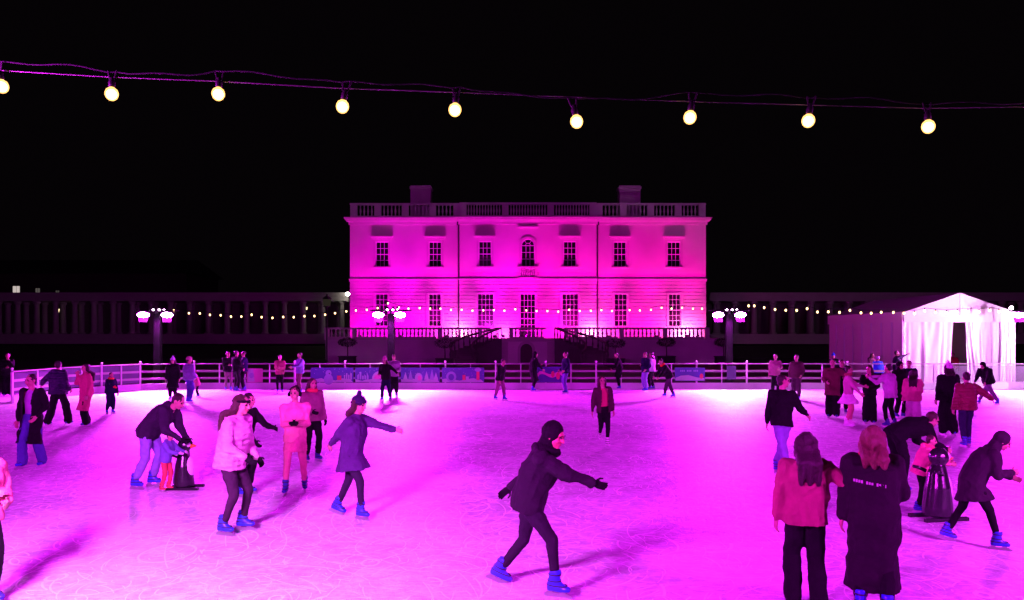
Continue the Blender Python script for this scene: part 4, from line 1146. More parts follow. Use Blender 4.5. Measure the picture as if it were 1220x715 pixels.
def person(label, x, y, H=1.72, yaw=0, top=(.02, .02, .03), leg=(.02, .02, .03), hair=('short', (.03, .02, .015)), hat=None, boots=(.018, .04, .44),
           coat='jacket', wide=False, arms=('down', 'down'), feet=None, lean=0, side=0, bend=0, crouch=0.0, nod=0, turn=0, twist=0, gloves=None, scarf=None,
           shirt=None, skirt=None, shin=None, hip=None, foot_yaw=(8, -8), lift=(0, 0), pitch=(0, 0), skin=SKIN, kind='cloth', bag=None, group=None, z0=0.0, Y=None, hood=None, stripe=None, legs_visible=True, shoes=False, hem=None, bulk=0.0, opened=False):
    s = H / 1.75
    g = G(x, y) if Y is None else Vector(((x - CX) * Y / FPX, Y, z0))
    th = R(yaw)
    f = np.array((math.sin(th), -math.cos(th), 0)); l = np.array((math.cos(th), math.sin(th), 0)); u = np.array((0, 0, 1.))
    Y_ = g.y
    vx = min(max(Y_ * .00105, .010), .03); far = Y_ > 19
    P = thing('person', label, 'person', g, group or 'people on the ice rink')
    # ---- skeleton (relative to the ground point)
    ank = []
    for i, sg in ((0, 1), (1, -1)):
        if feet:
            a_ = npv(G(*feet[i]) - g)
            a_[0] = (feet[i][0] - x) * g.y / FPX; a_[1] = max(-.22, min(.22, a_[1]))
        else:
            a_ = l * sg * .11 * s + f * (.04 * sg) * s
        ank.append(a_ + u * (SOLE * s + lift[i]))
    mean = (ank[0] + ank[1]) / 2
    Lt, Ls = .425 * s, .40 * s
    hp = mean * np.array((1, 1, 0)) if hip is None else f * hip[0] * s + l * hip[1] * s
    ph = .955 * s
    for i, sg in ((0, 1), (1, -1)):      # drop the pelvis until both feet can be reached
        hj = hp + l * sg * .085 * s
        dxy = np.linalg.norm((ank[i] - hj)[:2]); lim = (Lt + Ls) * .985
        ph = min(ph, ank[i][2] + math.sqrt(max(.05, lim * lim - dxy * dxy)) + .02 * s)
    ph -= crouch * s
    pel = hp + u * ph
    def tdir(a, b_=0): return rot(rot(u, l, a), f, -b_)
    t0, t1, t2 = tdir(lean * .75, -side * .8), tdir(lean + bend * .4, -side), tdir(lean + bend, -side)
    # lean > 0 tips forward
    waist = pel + t0 * .12 * s; chest = waist + t1 * .21 * s; neck = chest + t2 * .20 * s
    lt = rot(l, u, twist); ft = rot(f, u, twist)
    ft2 = unit(np.cross(lt, t2)) ; lt = unit(np.cross(t2, ft2))
    if np.dot(ft2, ft) < 0: ft2 = -ft2
    lt = unit(lt - t2 * np.dot(lt, t2))
    if np.dot(lt, l) < 0: lt = -lt
    fp = unit(f - t0 * np.dot(f, t0))
    fc = unit(ft - t1 * np.dot(ft, t1)); fs_ = unit(ft - t2 * np.dot(ft, t2))
    hu = rot(rot(u, l, lean * .45 + bend * .5 + nod), f, side * .4)
    hf = rot(f, u, turn + twist); hf = unit(hf - hu * np.dot(hf, hu) ); hl = unit(np.cross(hu, hf))
    hf = unit(rot(hf, hl, 0))
    # nod tips the face down
    head = neck + t2 * .045 * s + hu * .125 * s + hf * .02 * s
    sh, elb, wri, knee = [], [], [], []
    for i, sg in ((0, 1), (1, -1)):
        p = neck - t2 * .055 * s + lt * sg * .175 * s
        sh.append(p)
        a_ = arms[i]
        if isinstance(a_, str): a_ = ARM[a_]
        if len(a_) == 3:
            tgt = p + (ft * a_[0] + l * sg * a_[1] + u * a_[2]) * s; pole = (-ft * .7 + l * sg * .5 - u * .5)
        else:                                # ('px', x, y, dY): a pixel at the person's depth
            tgt = npv(W(a_[1], a_[2], Y_ + a_[3]) - g); pole = (-ft * .4 + l * sg * .3 - u * .9)
        e, w = ik(p, tgt, .285 * s, .255 * s, pole); elb.append(e); wri.append(w)
        hj = pel + l * sg * .085 * s
        kn, an = ik(hj, ank[i], Lt, Ls, f + l * sg * .12); knee.append(kn); ank[i] = an
    hips = [pel + l * sg * .085 * s for sg in (1, -1)]
    # ---- body: one continuous skin
    bb = Blob(max(vx, .014), 3)
    def ring(c, w, d, F, n_): return (c, unit(np.cross(n_, F)) * w * s, F * d * s)
    bb.loft([ring(pel - t0 * .09 * s, .12, .09, fp, t0), ring(pel, .145, .09, fp, t0), ring(waist, .12, .08, fp, t0), ring(chest, .145, .095, fc, t1), ring(neck - t2 * .05 * s, .13, .07, fs_, t2), ring(neck, .06, .06, fs_, t2)])
    bb.limb([neck - t2 * .04 * s, head - hu * .05 * s], [.056 * s, .052 * s])
    for i in (0, 1):
        bb.limb([sh[i], elb[i], wri[i]], [.038 * s, .032 * s, .026 * s])
        bb.limb([hips[i], knee[i], ank[i]], [.066 * s, .040 * s, .034 * s])
    hd = Blob(max(.0085, vx * .6), 3)
    hc = head
    hd.ell(hc + hu * .022 * s - hf * .012 * s, hl * .076 * s, hf * .096 * s, hu * .092 * s)
    hd.ell(hc - hu * .045 * s + hf * .022 * s, hl * .057 * s, hf * .070 * s, hu * .070 * s)
    hd.ell(hc - hu * .095 * s + hf * .062 * s, hl * .026 * s, hf * .024 * s, hu * .020 * s)
    hd.ell(hc + hu * .028 * s + hf * .075 * s, hl * .052 * s, hf * .018 * s, hu * .014 * s)
    hd.limb([hc + hu * .012 * s + hf * .088 * s, hc - hu * .028 * s + hf * .108 * s], [.010 * s, .016 * s], 8)
    for sg in (1, -1):
        if hair[0] not in ('long', 'bob', 'mid'): hd.ell(hc - hu * .012 * s + hl * sg * .078 * s - hf * .01 * s, hl * .010 * s, hf * .020 * s, hu * .032 * s)
        hd.ell(hc - hu * .035 * s + hl * sg * .036 * s + hf * .062 * s, hl * .024 * s, hf * .022 * s, hu * .022 * s)
    hd.limb([hc - hu * .04 * s - hf * .01 * s, neck - t2 * .03 * s], [.05 * s, .055 * s])
    # hands
    fr = .0095 if not far else .012
    hand2 = []
    for i, sg in ((0, 1), (1, -1)):
        hands = Blob(.0062 if not far else .012, 2); hand2.append(hands)
        d = unit(wri[i] - elb[i])
        pn = -l * sg * .8 + ft * .2 - u * .1; pn = unit(pn - d * np.dot(pn, d)); lat = unit(np.cross(d, pn))
        if np.dot(lat, ft + u * .4) < 0: lat = -lat       # thumb side
        c0 = wri[i]
        hands.loft([(c0 - d * .03 * s, lat * .028 * s, pn * .024 * s), (c0 + d * .015 * s, lat * .030 * s, pn * .02 * s), (c0 + d * .06 * s, lat * .041 * s, pn * .016 * s), (c0 + d * .092 * s, lat * .039 * s, pn * .013 * s)], 12)
        for k, (of, ln) in enumerate(((.030, .070), (.010, .080), (-.010, .074), (-.029, .058))):
            b0 = c0 + d * .088 * s + lat * of * s
            d1 = unit(d + pn * .35 + lat * of * 2.0); d2 = unit(d + pn * 1.1); 
            m1 = b0 + d1 * ln * .5 * s; m2 = m1 + d2 * ln * .5 * s
            hands.limb([b0, m1, m2], [fr * s, fr * .95 * s, fr * .8 * s], 8)
        b0 = c0 + d * .03 * s + lat * .030 * s
        m1 = b0 + unit(d * .7 + lat * .8 + pn * .25) * .042 * s; m2 = m1 + unit(d * .95 + lat * .2 + pn * .3) * .03 * s
        hands.limb([b0, m1, m2], [fr * 1.25 * s, fr * 1.1 * s, fr * .9 * s], 8)
    msk = cloth(skin, 'skin')
    if gloves:
        queue('body', msk, P, [bb, hd], 0)
        for h_ in hand2: queue('glove', cloth(gloves), P, [h_], 0)
    else:
        queue('body', msk, P, [bb, hd] + hand2, 0)
    # face: eyes, brows, lips for those whose face is turned to view
    if hf[1] < .45 and Y_ < 30:
        m_eye = surf('eye_dark', (.015, .012, .012), .15, .1, 5, 0); m_lip = surf('lip', (.36, .11, .10), .45, .1, 20, 0)
        mb = MB()
        for sg in (1, -1):
            c = hc + hu * .006 * s + hl * sg * .031 * s + hf * .080 * s
            v = US * .0125 * s + c
            MB().add(v, UF).build('eye', m_eye, P, True)
            q = hc + hu * .030 * s + hl * sg * .031 * s + hf * .091 * s
            MB().add(US @ np.stack([hl * .019 * s, hf * .006 * s, hu * .005 * s]) + q, UF).build('eyebrow', cloth(hair[1], 'hair'), P, True)
        MB().add(US @ np.stack([hl * .024 * s, hf * .010 * s, hu * .009 * s]) + (hc - hu * .064 * s + hf * .086 * s), UF).build('lips', m_lip, P, True)
    # ---- trousers
    mleg = cloth(leg)
    tr = Blob(vx, 4)
    a0, a1, a2 = (.105, .082, .070) if not wide else (.108, .096, .098)
    if shin == 'slim': a0, a1, a2 = .098, .066, .050
    if Y_ > 18: a1, a2 = a1 + .010, a2 + .012
    tr.loft([ring(pel - t0 * .10 * s, .14, .115, fp, t0), ring(pel, .172, .125, fp, t0), ring(pel + t0 * .07 * s, .158, .115, fp, t0)])
    for i in (0, 1):
        d = unit(ank[i] - knee[i]); e = ank[i] + (d * .01 * s if wide else -d * .07 * s)
        tr.limb([hips[i] - u * .01 * s, knee[i], e], [a0 * s, a1 * s, a2 * s])
        tr.ball(hips[i] * .55 + knee[i] * .45 , (a0 * .96) * s)
    qtr = queue('trousers', mleg, P, [tr], (.008 if shin != 'slim' else .005) * s, 1.1)
    # ---- jacket or coat
    mtop = cloth(top, kind)
    jk = Blob(vx, 4)
    pf = {'jacket': .050, 'puffer': .080, 'long': .060, 'top': .018, 'poncho': .05}[coat] + bulk + (.022 if Y_ > 18 else 0)
    def rg(c, w, d, F, n_): return ring(c, w + pf, d + pf, F, n_)
    rings = []
    drop = {'jacket': .10, 'puffer': .10, 'long': .0, 'top': .06, 'poncho': .14}[coat]
    if coat == 'long':
        hl_ = .50 if hem is None else hem
        mk_ = (knee[0] + knee[1]) / 2
        dn = unit(mk_ - pel); sp = abs(np.dot(knee[0] - knee[1], l)) / s * .5
        spf = abs(np.dot(knee[0] - knee[1], f)) / s * .5
        fd = unit(f - dn * np.dot(f, dn))
        rings.append((pel + dn * hl_ * s, unit(np.cross(dn, fd)) * (.20 + sp * .5) * s, fd * (.155 + spf * .75) * s))
        rings.append((pel + dn * hl_ * .5 * s, unit(np.cross(dn, fd)) * (.195 + sp * .3) * s, fd * (.15 + spf * .45) * s))
        rings = [(c, -A if np.dot(A, -unit(np.cross(t0, fp))) > 0 else A, B) for c, A, B in rings]
        rings.append(rg(pel, .150, .105, fp, t0))
    else:
        rings.append(rg(pel - t0 * drop * s, .150, .105, fp, t0)); rings.append(rg(pel, .150, .105, fp, t0))
    rings += [rg(waist, .136 if coat != 'top' else .125, .098, fp, t0), rg(chest, .155, .115, fc, t1), rg(neck - t2 * .07 * s, .148, .082, fs_, t2), ring(neck - t2 * .005 * s, .088, .082, fs_, t2), ring(neck + t2 * .045 * s, .078, .076, fs_, t2)]
    # even out ring directions
    A0 = None; R2 = []
    for c, A, B in rings:
        if A0 is not None and np.dot(A, A0) < 0: A = -A
        A0 = A; R2.append((c, A, B))
    jk.loft(R2)
    for i, sg in ((0, 1), (1, -1)):
        sp_ = .062 + pf * .45; d = unit(wri[i] - elb[i])
        jk.limb([neck - t2 * .05 * s + lt * sg * .08 * s, sh[i], elb[i], wri[i] - d * .012 * s], [(.058 + pf * .3) * s, sp_ * s, (.048 + pf * .42) * s, (.036 + pf * .3) * s])
    if hood or coat == 'puffer':
        jk.ell(neck - fs_ * .10 * s - t2 * .01 * s, lt * .13 * s, fs_ * .07 * s, t2 * .075 * s)
    jo = queue({'long': 'coat', 'top': 'top'}.get(coat, 'jacket'), mtop, P, [jk], {'puffer': .015, 'long': .013, 'top': .007}.get(coat, .012) * s, {'puffer': .8}.get(coat, .8))
    if opened:                               # front left open over the layer below
        CUTS[jo.name] = (pel, f, l, .085 * s)
    if shirt:
        sb = Blob(vx, 3)
        sb.loft([ring(pel - t0 * .04 * s, .150, .112, fp, t0), ring(pel, .150, .112, fp, t0), ring(waist, .135, .100, fp, t0), ring(chest, .155, .118, fc, t1), ring(neck - t2 * .06 * s, .12, .085, fs_, t2), ring(neck - t2 * .0 * s, .066, .066, fs_, t2)])
        queue('shirt', cloth(shirt), P, [sb], .004, 1)
    if skirt:
        col, ln, fl = skirt
        sk = Blob(vx, 3); nn = 40; A = unit(np.cross(t0, fp)); v = []
        rgs = [(pel + t0 * .08 * s, .15, .115), (pel + t0 * .0 * s, .185, .15), (pel - u * ln * s, .19 + fl, .16 + fl)]
        sk.loft([(c, A * w * s, fp * d * s) for c, w, d in rgs], 24)
        queue('skirt', cloth(col), P, [sk], .014 * s, 1.6)
    if scarf:
        sc_ = Blob(max(vx * .8, .009), 3)
        pts = [neck + t2 * .03 * s + lt * .082 * math.cos(t) * s + fs_ * .085 * math.sin(t) * s for t in np.linspace(0, 2 * math.pi, 13)]
        sc_.limb(pts, [.050 * s] * 13)
        queue('scarf', cloth(scarf), P, [sc_], .007 * s, 2)
    # ---- hair and hats
    hk, hcol = hair
    if hk != 'none':
        hb_ = Blob(max(.009, vx * .75), 3)
        hb_.ell(hc + hu * .038 * s - hf * .026 * s, hl * .090 * s, hf * .102 * s, hu * .090 * s)
        if hk in ('long', 'bob', 'mid'): hb_.ell(hc - hu * .03 * s - hf * .045 * s, hl * .092 * s, hf * .075 * s, hu * .10 * s)
        if hk in ('short',):
            hb_.ell(hc - hu * .02 * s - hf * .055 * s, hl * .076 * s, hf * .055 * s, hu * .07 * s)
        if hk in ('long', 'bob', 'mid'):
            ln = {'long': .36, 'mid': .13}.get(hk, .17)
            back = unit(-hf * .25 - u)
            for sg in (-1, 0, 1):
                p0 = hc + hu * .03 * s + hl * sg * .058 * s - hf * .03 * s
                p1 = hc - hu * .08 * s + hl * sg * .078 * s - hf * .055 * s
                p2 = neck + hl * sg * .07 * s - fs_ * ((.115 + pf * .6) if hk != 'bob' else (.07 + pf * .3)) * s + t2 * (0 if hk != 'bob' else .02) * s
                p3 = p2 - t2 * ln * .55 * s + hl * sg * .01 * s
                hb_.limb([p0, p1, p2] + ([p3] if hk != 'bob' else []), [.055 * s, .052 * s, .056 * s] + ([.03 * s] if hk != 'bob' else []))
        if hk == 'bun':
            hb_.ell(hc - hu * .02 * s - hf * .055 * s, hl * .076 * s, hf * .055 * s, hu * .06 * s)
            hb_.ball(hc + hu * .10 * s - hf * .075 * s, .045 * s)
        queue('hair', cloth(hcol, 'hair'), P, [hb_], .005 * s, 3.5)
    if hat:
        kd, col = hat
        ht = Blob(max(.009, vx * .75), 3)
        if kd in ('beanie', 'pom', 'point'):
            ht.ell(hc + hu * .052 * s - hf * .016 * s, hl * .096 * s, hf * .113 * s, hu * .092 * s)
            ht.limb([hc + hu * .035 * s + hl * .09 * s * math.cos(t) + hf * (.108 * math.sin(t) - .014) * s - hu * .02 * math.sin(t) * -1 * s for t in np.linspace(0, 2 * math.pi, 15)], [.018 * s] * 15)
            if kd == 'pom': ht.ball(hc + hu * .165 * s - hf * .02 * s, .042 * s)
            if kd == 'point': ht.limb([hc + hu * .10 * s - hf * .03 * s, hc + hu * .165 * s - hf * .075 * s], [.06 * s, .026 * s])
        if kd == 'hood':
            ht.ell(hc + hu * .03 * s - hf * .035 * s, hl * .108 * s, hf * .115 * s, hu * .118 * s)
            ht.limb([hc - hu * .06 * s - hf * .05 * s, neck - fs_ * .02 * s], [.09 * s, .10 * s])
        if kd == 'band':
            ht.limb([hc + hu * (.04 + .012 * math.sin(t)) * s + hl * .085 * s * math.cos(t) + hf * (.10 * math.sin(t) - .012) * s for t in np.linspace(0, 2 * math.pi, 15)], [.02 * s] * 15)
        if kd == 'muffs':
            ht.limb([hc + hl * .088 * s * math.cos(t) + hu * (.115 * math.sin(t) + .01) * s for t in np.linspace(0, math.pi, 12)], [.014 * s] * 12)
            for sg in (1, -1): ht.ell(hc + hl * sg * .095 * s - hu * .01 * s, hl * .028 * s, hf * .045 * s, hu * .045 * s)
        queue('hood' if kd == 'hood' else 'hat' if kd != 'muffs' else 'ear_muffs', cloth(col), P, [ht], .003, 3)
    # ---- skates (or plain shoes)
    if legs_visible:
        for i, sg in ((0, 1), (1, -1)):
            fy = rot(f, u, foot_yaw[i]); fy = rot(fy, unit(np.cross(u, fy)), pitch[i]); sy = unit(np.cross(u, fy)); uy = np.cross(fy, sy)
            bt, blade, _ = boot_mesh(boots, far)
            nb = Blob(max(bt.voxel, vx * .8) * 1.0, 3)
            Mx = np.stack([fy * 1.03, sy * 1.06, uy]) * s
            nb.add(np.array(bt.v) @ Mx + ank[i], bt.f)
            bo = queue('skate', cloth(boots, 'boot'), P, [nb], 0)
            if not shoes and Y_ < 20:
                for zz, cx2, rx2, ry2 in ((.068, -.009, .061, .053), (.008, -.014, .067, .050), (-.035, .012, .105, .046)):
                    ms = MB(); vv = []
                    for dz_ in (-.007, .007):
                        for q in range(20):
                            an_ = 2 * math.pi * q / 20
                            vv.append(np.array((cx2 + rx2 * math.cos(an_), ry2 * math.sin(an_), zz + dz_)) @ Mx + ank[i])
                    ms.add(vv, [(q, (q + 1) % 20, 20 + (q + 1) % 20, 20 + q) for q in range(20)]); ms.build('strap', cloth((.02, .02, .03), 'boot'), bo, True)
            if not shoes:
                bl = link('blade', blade, bo)
                M4 = Matrix((Vector(fy * s), Vector(sy * s), Vector(uy * s))).transposed().to_4x4(); M4.translation = Vector(ank[i])
                bl.matrix_local = M4
    if bag:
        col, sd = bag
        c = pel + l * sd * .22 * s + u * .05 * s - f * .02 * s
        bgb = Blob(max(vx, .012), 3)
        bgb.loft([(c - u * .12 * s, l * .05 * s, f * .13 * s), (c + u * .08 * s, l * .045 * s, f * .12 * s)], 16, 4.0)
        bgb.limb([c + u * .07 * s + f * .08 * s, sh[0 if sd < 0 else 1] + u * .06 * s, c + u * .07 * s - f * .08 * s], [.012 * s] * 3, 8)
        queue('shoulder_bag', cloth(col, 'shell'), P, [bgb], .004, 2)
    if stripe:                               # line of white lettering across the shoulders
        c = (chest * 1.0 + neck * .0) + lt * .04 * s - fs_ * (.112 + pf + .004) * s
        mb = MB(); r9 = random.Random(3)
        for k_ in range(13):
            if k_ in (4, 8): continue
            xx = (.13 - k_ * .021) * s
            q0 = c + lt * xx - t2 * (.0 + k_ * .0032) * s + fs_ * abs(xx) * .18
            w_, h_ = lt * .0075 * s, t2 * r9.uniform(.010, .014) * s
            dd = fs_ * .03
            mb.add([q0 - w_ - h_, q0 + w_ - h_, q0 + w_ + h_, q0 - w_ + h_, q0 - w_ - h_ + dd, q0 + w_ - h_ + dd, q0 + w_ + h_ + dd, q0 - w_ + h_ + dd], [(0, 1, 2, 3), (7, 6, 5, 4), (0, 4, 5, 1), (1, 5, 6, 2), (2, 6, 7, 3), (3, 7, 4, 0)])
        mb.build('back_print', surf('white_print', (.42, .40, .42), .6, .05, 5, 0), P)
    return P

BLK = (.006, .005, .007); NAVY = (.008, .009, .03); JEAN = (.06, .08, .26); LJEAN = (.20, .22, .42); BRN = (.035, .018, .010); DHAIR = (.018, .011, .008); BLOND = (.30, .17, .07)
PINK = (.62, .22, .30); MAG = (.50, .10, .18); PURP = (.05, .02, .09); GREY = (.25, .25, .30); WHITE = (.72, .70, .72); BLUEB = (.02, .045, .50); DKB = (.012, .03, .25)

# --- left side
person('person in dark clothes with a hand at the mouth at the far left edge', 9, 472, 1.78, 30, BLK, BLK, arms=('face', 'fold'), wide=True, hair=('short', DHAIR))
person('man in long open black coat, lilac shirt and blue jeans', 33, 559, 1.80, -8, BLK, JEAN, hair=('short', DHAIR), coat='long', hem=.50, opened=True, shirt=(.34, .20, .42), feet=((42, 553), (23, 558)), arms=('pocket', 'down'), boots=BLUEB, wide=True, turn=-12, nod=6)
person('man in navy jacket and wide black trousers beside the long pink coat', 66, 508, 1.82, 165, NAVY, BLK, hair=('short', DHAIR), wide=True, bulk=.02, coat='puffer', feet=((57, 508), (76, 506)), arms=('out', 'pocket'), turn=40, kind='shell')
person('dark-haired person in a long pink coat raising a hand to the face', 103, 508, 1.74, -48, (.38, .09, .13), BLK, hair=('long', DHAIR), coat='long', hem=.52, arms=('down', 'face'), wide=True)
person('child in dark jacket with an orange collar beside the long pink coat', 131, 493, 1.34, 60, NAVY, NAVY, hair=('short', DHAIR), scarf=(.75, .16, .05), arms=('down', 'fwd'), lean=8, gloves=(.6, .1, .05), boots=BLUEB)
person('person in a black coat and pale bobble hat by the far barrier', 206, 477, 1.66, 10, BLK, BLK, hat=('pom', (.50, .50, .68)), hair=('bob', BRN), coat='long', hem=.46, arms=('down', 'down'))
person('person in a blue-grey puffer coat and blue jeans looking away', 225, 480, 1.72, 150, (.16, .18, .30), JEAN, hat=('beanie', (.45, .2, .28)), coat='puffer', arms=('fold', 'pocket'), turn=-30, kind='shell', boots=BLUEB)
person('small child in a pink jacket beside the blue-grey puffer coat', 236, 473, .92, -70, (.55, .12, .25), BLK, hat=('pom', PINK), arms=('fwd', 'down'), coat='puffer', lean=12)
person('man in dark jacket bent over a child at the skating aid', 176, 582, 1.84, 82, (.022, .016, .03), LJEAN, feet=((175, 575), (164, 583)), hip=(.02, 0), lean=47, bend=8, nod=6, coat='puffer', arms=((.22, -.02, -.46), (.26, -.04, -.42)), hair=('short', DHAIR), gloves=BLK, boots=BLUEB, crouch=.02)
person('small child in orange hat and blue jacket holding the skating aid', 197, 585, .98, 80, (.12, .13, .34), (.55, .08, .08), hat=('beanie', (.85, .18, .02)), arms=('fwd', 'fwd'), lean=14, boots=(.6, .06, .06), coat='puffer', gloves=(.5, .4, .5))
person('person in black shorts and dark top, left of three at the barrier', 272, 465.5, 1.76, 30, BLK, (.16, .10, .12), hair=('short', DHAIR), shin='slim', coat='puffer', arms=('pocket', 'fold'), boots=BLUEB)
person('tall person in black, middle of three huddled at the barrier', 281.5, 467, 1.84, 150, BLK, BLK, hair=('short', DHAIR), arms=('fold', 'pocket'), boots=DKB)
person('person in dark blue jacket, right of three huddled at the barrier', 290.5, 466, 1.80, -60, NAVY, BLK, hair=('short', DHAIR), arms=('fwd', 'fold'), boots=DKB)
person('person in a pink top with folded arms against the far barrier', 333.5, 468.5, 1.66, 8, (.34, .09, .13), BLK, hair=('bun', DHAIR), arms=('fold', 'fold'), shin='slim', boots=DKB)
person('person in blue-grey jacket holding the far barrier behind the pink scarf', 357.5, 468.5, 1.76, -50, (.12, .11, .28), (.10, .03, .06), hair=('short', DHAIR), arms=('fwd', 'out'), boots=DKB)
# --- left middle
person('person in pale pink jacket with dark headband gliding to the right', 272, 637, 1.84, 78, (.60, .34, .46), (.03, .015, .03), feet=((283, 629), (268, 638)), hip=(.03, 0), lean=12, nod=4, hair=('long', BRN), hat=('band', BLK), arms=((.16, .02, -.46), (.22, .03, -.40)), gloves=BLK, coat='puffer', boots=BLUEB, kind='shell', crouch=.03, group='people on the ice rink', shin='slim')
person('person in black mostly hidden behind the pale pink jacket', 289, 592, 1.64, 70, BLK, BLK, feet=((291, 586), (284, 592)), lean=10, arms=('fwd', 'low'), hair=('long', DHAIR), gloves=BLK, boots=BLUEB)
person('person all in pink with black gloves standing on dark blue skates', 350, 588, 1.72, 12, (.62, .20, .28), (.55, .16, .24), feet=((359, 585), (343, 590)), hair=('bun', BRN), arms=('fold', 'fold'), gloves=BLK, boots=DKB, shin='slim', coat='jacket', skirt=((.60, .18, .26), .26, .01), hat=('muffs', BLK), turn=-16)
person('person in patterned brown jacket behind the all-pink skater', 372, 550, 1.68, 40, (.20, .09, .12), BLK, hair=('bob', BRN), scarf=(.55, .06, .08), arms=('down', 'hold'), gloves=BLK, coat='puffer', boots=DKB)
person('skater in dark purple coat and bobble hat with arms stretched wide', 417, 617, 1.74, 68, PURP, (.02, .012, .03), feet=((399, 613), (432, 619)), hip=(.02, 0), lean=10, side=0, hat=('pom', (.02, .010, .045)), hair=('bob', BRN), coat='long', hem=.24, arms=(('px', 483, 516, -.1), ('px', 388, 538, .15)), shin='slim', boots=BLUEB, pitch=(18, 0), nod=4)
person('dark skater in front of a skating pair by the navy banners', 459, 478, 1.68, -20, BLK, NAVY, hat=('pom', (.55, .2, .35)), hair=('bob', BRN), lean=10, arms=('out', 'hold'), feet=((464, 475), (455, 478)), boots=DKB)
person('purple-clad skater behind, of a skating pair by the navy banners', 469, 473, 1.74, 20, (.20, .07, .22), BLK, hair=('short', DHAIR), arms=('hold', 'down'), lean=4, boots=DKB)
# --- middle
person('dark skater leaning along the far barrier with pinkish trousers', 596, 477, 1.66, 55, BLK, (.22, .10, .16), feet=((601, 479), (590, 475)), lean=16, hair=('short', DHAIR), arms=('back', 'down'), bag=(BLK, 1), boots=BLUEB)
person('person in a long black coat before the arched terrace door', 635, 466.5, 1.78, 110, BLK, BLK, coat='long', hem=.50, hat=('hood', BLK), hair=('none', BLK), lean=10, arms=('fold', 'low'), boots=BLUEB)
person('person in dark jacket and violet jeans right of the terrace door', 674, 469, 1.80, -70, NAVY, (.10, .07, .26), hair=('short', DHAIR), arms=('pocket', 'pocket'), boots=DKB)
person('girl in open dark jacket and red top on white skates', 716, 533, 1.62, 6, (.05, .018, .03), BLK, feet=((723, 534), (716, 526)), lift=(0, .16), pitch=(0, 40), hair=('bob', BRN), opened=True, shirt=(.40, .05, .10), shin='slim', arms=('down', 'down'), boots=WHITE, lean=4, side=5)
person('skater in black with hood up striding with arms flung out', 630, 703, 1.80, 74, (.016, .012, .018), (.014, .010, .018), feet=((597, 689), (661, 711)), hip=(.0, .0), lean=20, bend=4, hat=('hood', BLK), hair=('none', BLK), coat='puffer', arms=(('px', 598, 590, .25), ('px', 712, 578, -.25)), gloves=BLK, shin='slim', boots=BLUEB, pitch=(22, 0), crouch=.03, scarf=BLK, skin=(.48, .20, .14), nod=6, turn=-14)
person('person in dark coat gliding by the far barrier right of the violet jeans', 738, 463.8, 1.72, -80, BLK, BLK, coat='long', hem=.40, lean=14, hair=('short', DHAIR), arms=('low', 'back'), boots=BLUEB)
person('dark-jacketed skater with pale trousers, nearer of a pair at the right', 769, 466.5, 1.76, -60, NAVY, LJEAN, hair=('short', DHAIR), arms=('pocket', 'fold'), boots=BLUEB)
person('skater in pale grey-lilac coat, farther of a pair at the right', 776.5, 464.6, 1.74, -120, (.34, .26, .40), BLK, hair=('bob', DHAIR), arms=('down', 'pocket'), boots=DKB)
person('skater in black jacket with an orange back panel bending forward', 797, 473.5, 1.70, -75, BLK, (.05, .02, .05), feet=((793, 473), (801, 474)), lean=34, hair=('short', DHAIR), arms=('low', 'low'), boots=BLUEB, nod=8, scarf=(.75, .14, .03))
# --- right group
person('person with pinkish face just behind the black-jacketed skater', 924, 471.5, 1.72, -20, (.30, .10, .18), BLK, hair=('short', BRN), arms=('fwd', 'down'), boots=DKB)
person('person in dark brown jacket standing alone before the right barrier', 949, 477, 1.76, -35, (.07, .03, .04), (.06, .03, .05), hair=('short', DHAIR), arms=('pocket', 'down'), boots=BLUEB)
person('skater in black jacket and blue jeans with one arm trailing right', 932, 566, 1.84, 150, BLK, LJEAN, feet=((934, 568), (930, 561)), hair=('short', DHAIR), arms=('down', ('px', 962, 495, .1)), boots=BLUEB, turn=-60, coat='jacket', lean=3)
person('person in brown coat standing left of the white tulle skirt', 992, 498, 1.80, -30, (.11, .04, .04), BLK, hair=('short', DHAIR), coat='long', hem=.30, arms=('out', 'hold'), boots=DKB, wide=True)
person('skater in white tulle skirt and white skates', 1013, 508, 1.68, 70, (.50, .26, .34), (.52, .20, .22), hair=('bun', DHAIR), skirt=((.80, .72, .76), .30, .16), shin='slim', boots=WHITE, arms=('fwd', 'low'), coat='top', scarf=(.30, .12, .08), feet=((1016, 507), (1009, 508)))
person('person in black dress facing left beside the lilac top', 1036, 505, 1.66, -25, BLK, BLK, hair=('bob', DHAIR), arms=('hold', 'fwd'), gloves=BLK, coat='jacket', wide=True, boots=DKB, turn=-30)
person('person in lilac top stretching an arm left over a friend', 1061, 509, 1.74, -150, (.46, .30, .46), BLK, hair=('bun', DHAIR), arms=(('px', 1036, 450, .2), ('px', 1034, 449, .3)), coat='poncho', boots=DKB, lean=6, shin='slim')
person('person in pink coat and white trousers behind the bent-over man', 1088, 513, 1.62, 150, (.62, .16, .26), (.70, .46, .60), hair=('long', DHAIR), coat='puffer', arms=('down', 'fold'), wide=True, boots=WHITE)
person('person in dark jacket standing behind the pink coat at the right', 1083, 493, 1.72, -30, NAVY, BLK, hair=('short', DHAIR), coat='puffer', arms=('fold', 'pocket'))
person('person in dark jacket half hidden behind the white tulle skirt', 1003, 493, 1.74, -10, BLK, BLK, hair=('short', DHAIR), coat='puffer', arms=('fold', 'pocket'), boots=DKB)
person('person in black hooded coat just behind the lilac top', 1072, 498, 1.72, 20, BLK, BLK, hat=('hood', BLK), hair=('none', BLK), coat='puffer', arms=('pocket', 'fold'), boots=DKB)
person('person in black coat and white bobble hat seen from behind', 1130, 519, 1.82, 178, BLK, BLK, hat=('pom', WHITE), hair=('bob', DHAIR), coat='puffer', wide=True, arms=('down', 'down'), boots=BLUEB)
